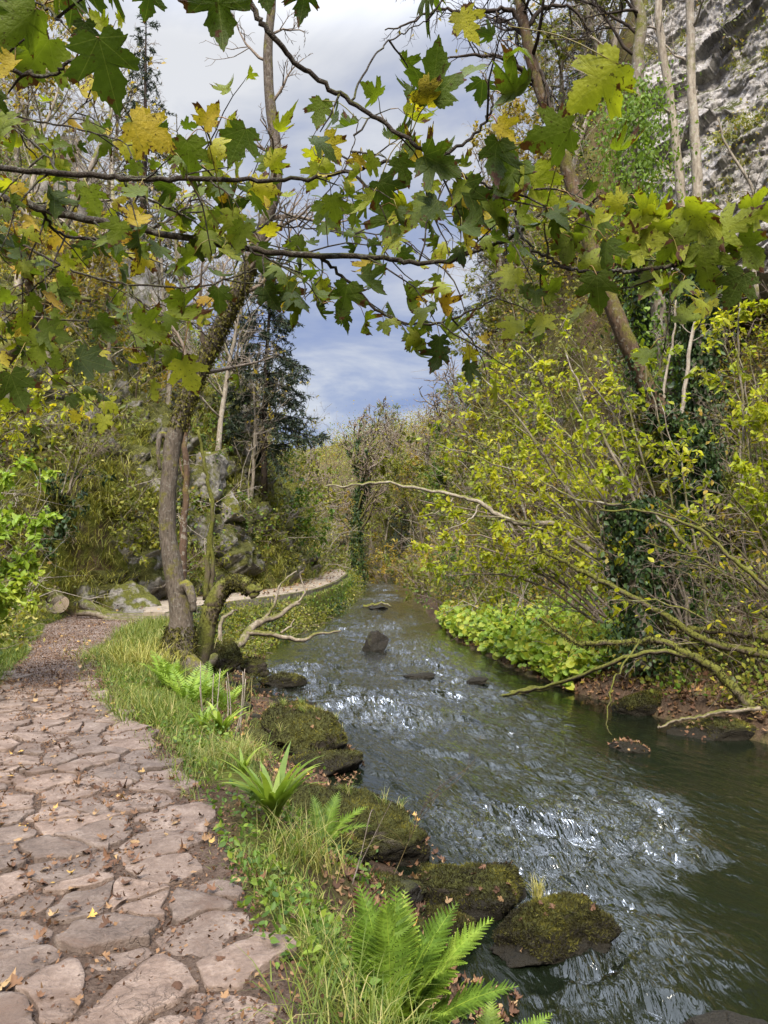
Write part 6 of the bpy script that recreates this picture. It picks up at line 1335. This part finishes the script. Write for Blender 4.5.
bough('small maple branch with very near leaves in the top left corner', ([(-60, 40, 1.5), (-10, 62, 1.45), (20, 72, 1.4), (50, 74, 1.4), (75, 60, 1.4)], .005, .003), [([(-40, -10, 1.6), (0, 10, 1.5), (40, 5, 1.5), (62, 22, 1.4)], .003, .002)],
      2, .15, .13, GRN, 6, [(106, 72, 1.3, .145, 15, .27), (28, 18, 1.5, .13, 40, .3), (150, 4, 1.7, .08, 0, .1), (152, 132, 1.7, .13, 70, .93), (35, 60, 1.6, .15, -30, .55), (80, -5, 1.5, .13, 0, .1), (5, 45, 1.6, .14, 60, .45), (305, 2, 2.0, .10, 0, .1), (265, -6, 1.9, .10, 10, .1)])
bough('twiggy maple branch high on the left with yellowing leaves', ([(-140, 60, 3.4), (-40, 100, 3.3), (30, 120, 3.3), (90, 132, 3.3), (150, 150, 3.2), (210, 165, 3.2)], .006, .002), [([(0, 112, 3.3), (40, 150, 3.4), (90, 190, 3.5), (120, 215, 3.5)], .003, .0015), ([(60, 126, 3.3), (90, 100, 3.4), (120, 80, 3.4)], .003, .0015)], 12, .42, .12, MIX, 7, (), 0, 1)
bough('twiggy maple branch behind the thick one, lower left', ([(-180, 260, 3.6), (-60, 290, 3.6), (0, 310, 3.6), (60, 320, 3.5), (110, 318, 3.5), (160, 305, 3.5), (220, 318, 3.5)], .007, .002), [([(0, 310, 3.6), (40, 350, 3.6), (60, 380, 3.6)], .003, .0015), ([(-40, 295, 3.6), (-10, 340, 3.6), (20, 375, 3.6)], .003, .0015)], 9, .42, .13, MIX, 8, (), 0, 1)
bough('fine maple branch in the gap with leaves against the sky', ([(180, 208, 3.0), (240, 222, 3.0), (300, 228, 3.0), (350, 232, 3.0), (400, 238, 3.0), (450, 275, 3.0)], .004, .002), [([(300, 228, 3.0), (330, 205, 3.0), (350, 200, 3.1)], .002, .001), ([(380, 236, 3.0), (420, 215, 3.0), (460, 240, 3.0)], .002, .001)], 9, .34, .125, GRN + [.75], 9, (), 0, 1)
wood('maple_bough', 'thick dark bough crossing the left edge under the maple leaves', 'branch', 'mossbark', [(pxline([(-80, 440, 4.2), (-30, 390, 4.1), (0, 360, 4.0), (20, 335, 4.0), (36, 308, 4.0)], 6), np.linspace(.085, .045, 25)), (pxline([(36, 308, 4.0), (60, 296, 3.9), (90, 300, 3.8)], 5), np.linspace(.03, .012, 11)), (pxline([(36, 308, 4.0), (28, 280, 3.9), (40, 250, 3.8)], 5), np.linspace(.03, .01, 11))])
EXPOSURE = 1.3

# ------------------------------------------------------------------ sky, sun, render settings
wd = bpy.data.worlds.new('World'); SC.world = wd; wd.use_nodes = True
nt = wd.node_tree; nt.nodes.clear()
SUN_EL, SUN_AZ = R(48), R(184)          # azimuth clockwise from +Y (ahead)
sk = N(nt, 'ShaderNodeTexSky'); sk.sky_type = 'NISHITA'; sk.sun_disc = False; sk.sun_elevation = SUN_EL; sk.sun_rotation = SUN_AZ
bg = N(nt, 'ShaderNodeBackground'); bg.inputs[1].default_value = .11
tc = N(nt, 'ShaderNodeTexCoord'); sx = N(nt, 'ShaderNodeSeparateXYZ'); nt.links.new(tc.outputs['Generated'], sx.inputs[0])
# cloud deck: directions projected on a flat layer overhead
zc = mth(nt, 'ADD', mth(nt, 'MAXIMUM', sx.outputs[2], .0), .18)
dv = N(nt, 'ShaderNodeVectorMath'); dv.operation = 'DIVIDE'; cb = N(nt, 'ShaderNodeCombineXYZ')
for i in range(3): nt.links.new(zc, cb.inputs[i])
nt.links.new(tc.outputs['Generated'], dv.inputs[0]); nt.links.new(cb.outputs[0], dv.inputs[1])
cn = noise(nt, dv.outputs[0], 1.5, 7, .56, .35)
cn2 = noise(nt, dv.outputs[0], .6, 3, .5)
cl = ramp(nt, [(.41, (3.7, 4.7, 8.2)), (.49, (5.4, 6.2, 8.8)), (.555, (8.6, 9.0, 10.2)), (.64, (12.0, 12.1, 12.4))], mth(nt, 'ADD', mth(nt, 'MULTIPLY', cn, .75), mth(nt, 'MULTIPLY', cn2, .25)))
mr = N(nt, 'ShaderNodeMapRange'); mr.interpolation_type = 'SMOOTHSTEP'; mr.inputs[1].default_value = .54; mr.inputs[2].default_value = .82; mr.inputs[3].default_value = .25; mr.inputs[4].default_value = 2.3; nt.links.new(sx.outputs[2], mr.inputs[0]); zen = mr.outputs[0]   # overcast sky: brighter overhead
mw_ = N(nt, 'ShaderNodeMapRange'); mw_.inputs[1].default_value = .55; mw_.inputs[2].default_value = .8; nt.links.new(sx.outputs[2], mw_.inputs[0])
cl = mixc(nt, mw_.outputs[0], cl, (7.4, 8.2, 9.8))   # thicker white cloud overhead
vm = N(nt, 'ShaderNodeVectorMath'); vm.operation = 'SCALE'; nt.links.new(cl, vm.inputs[0]); nt.links.new(zen, vm.inputs['Scale'])
sky = mixc(nt, .92, sk.outputs[0], vm.outputs[0])
nt.links.new(sky, bg.inputs[0]); wo = N(nt, 'ShaderNodeOutputWorld'); nt.links.new(bg.outputs[0], wo.inputs[0])

ld = bpy.data.lights.new('sun', 'SUN'); ld.energy = 3.3; ld.angle = R(16); ld.color = (1.0, .92, .78)
lo = bpy.data.objects.new('sun', ld); COL.objects.link(lo)
dsun = Vector((math.sin(SUN_AZ) * math.cos(SUN_EL), math.cos(SUN_AZ) * math.cos(SUN_EL), math.sin(SUN_EL)))
lo.rotation_euler = dsun.to_track_quat('Z', 'Y').to_euler(); lo.location = (0, -5, 30)

SC.view_settings.view_transform = 'Standard'; SC.view_settings.look = 'None'; SC.view_settings.gamma = 1; SC.view_settings.exposure = EXPOSURE
SC.render.engine = 'CYCLES'
c = SC.cycles; c.max_bounces = 7; c.diffuse_bounces = 3; c.glossy_bounces = 3; c.transmission_bounces = 4; c.transparent_max_bounces = 10
c.caustics_reflective = False; c.caustics_refractive = False; c.use_denoising = True; c.sample_clamp_indirect = 6
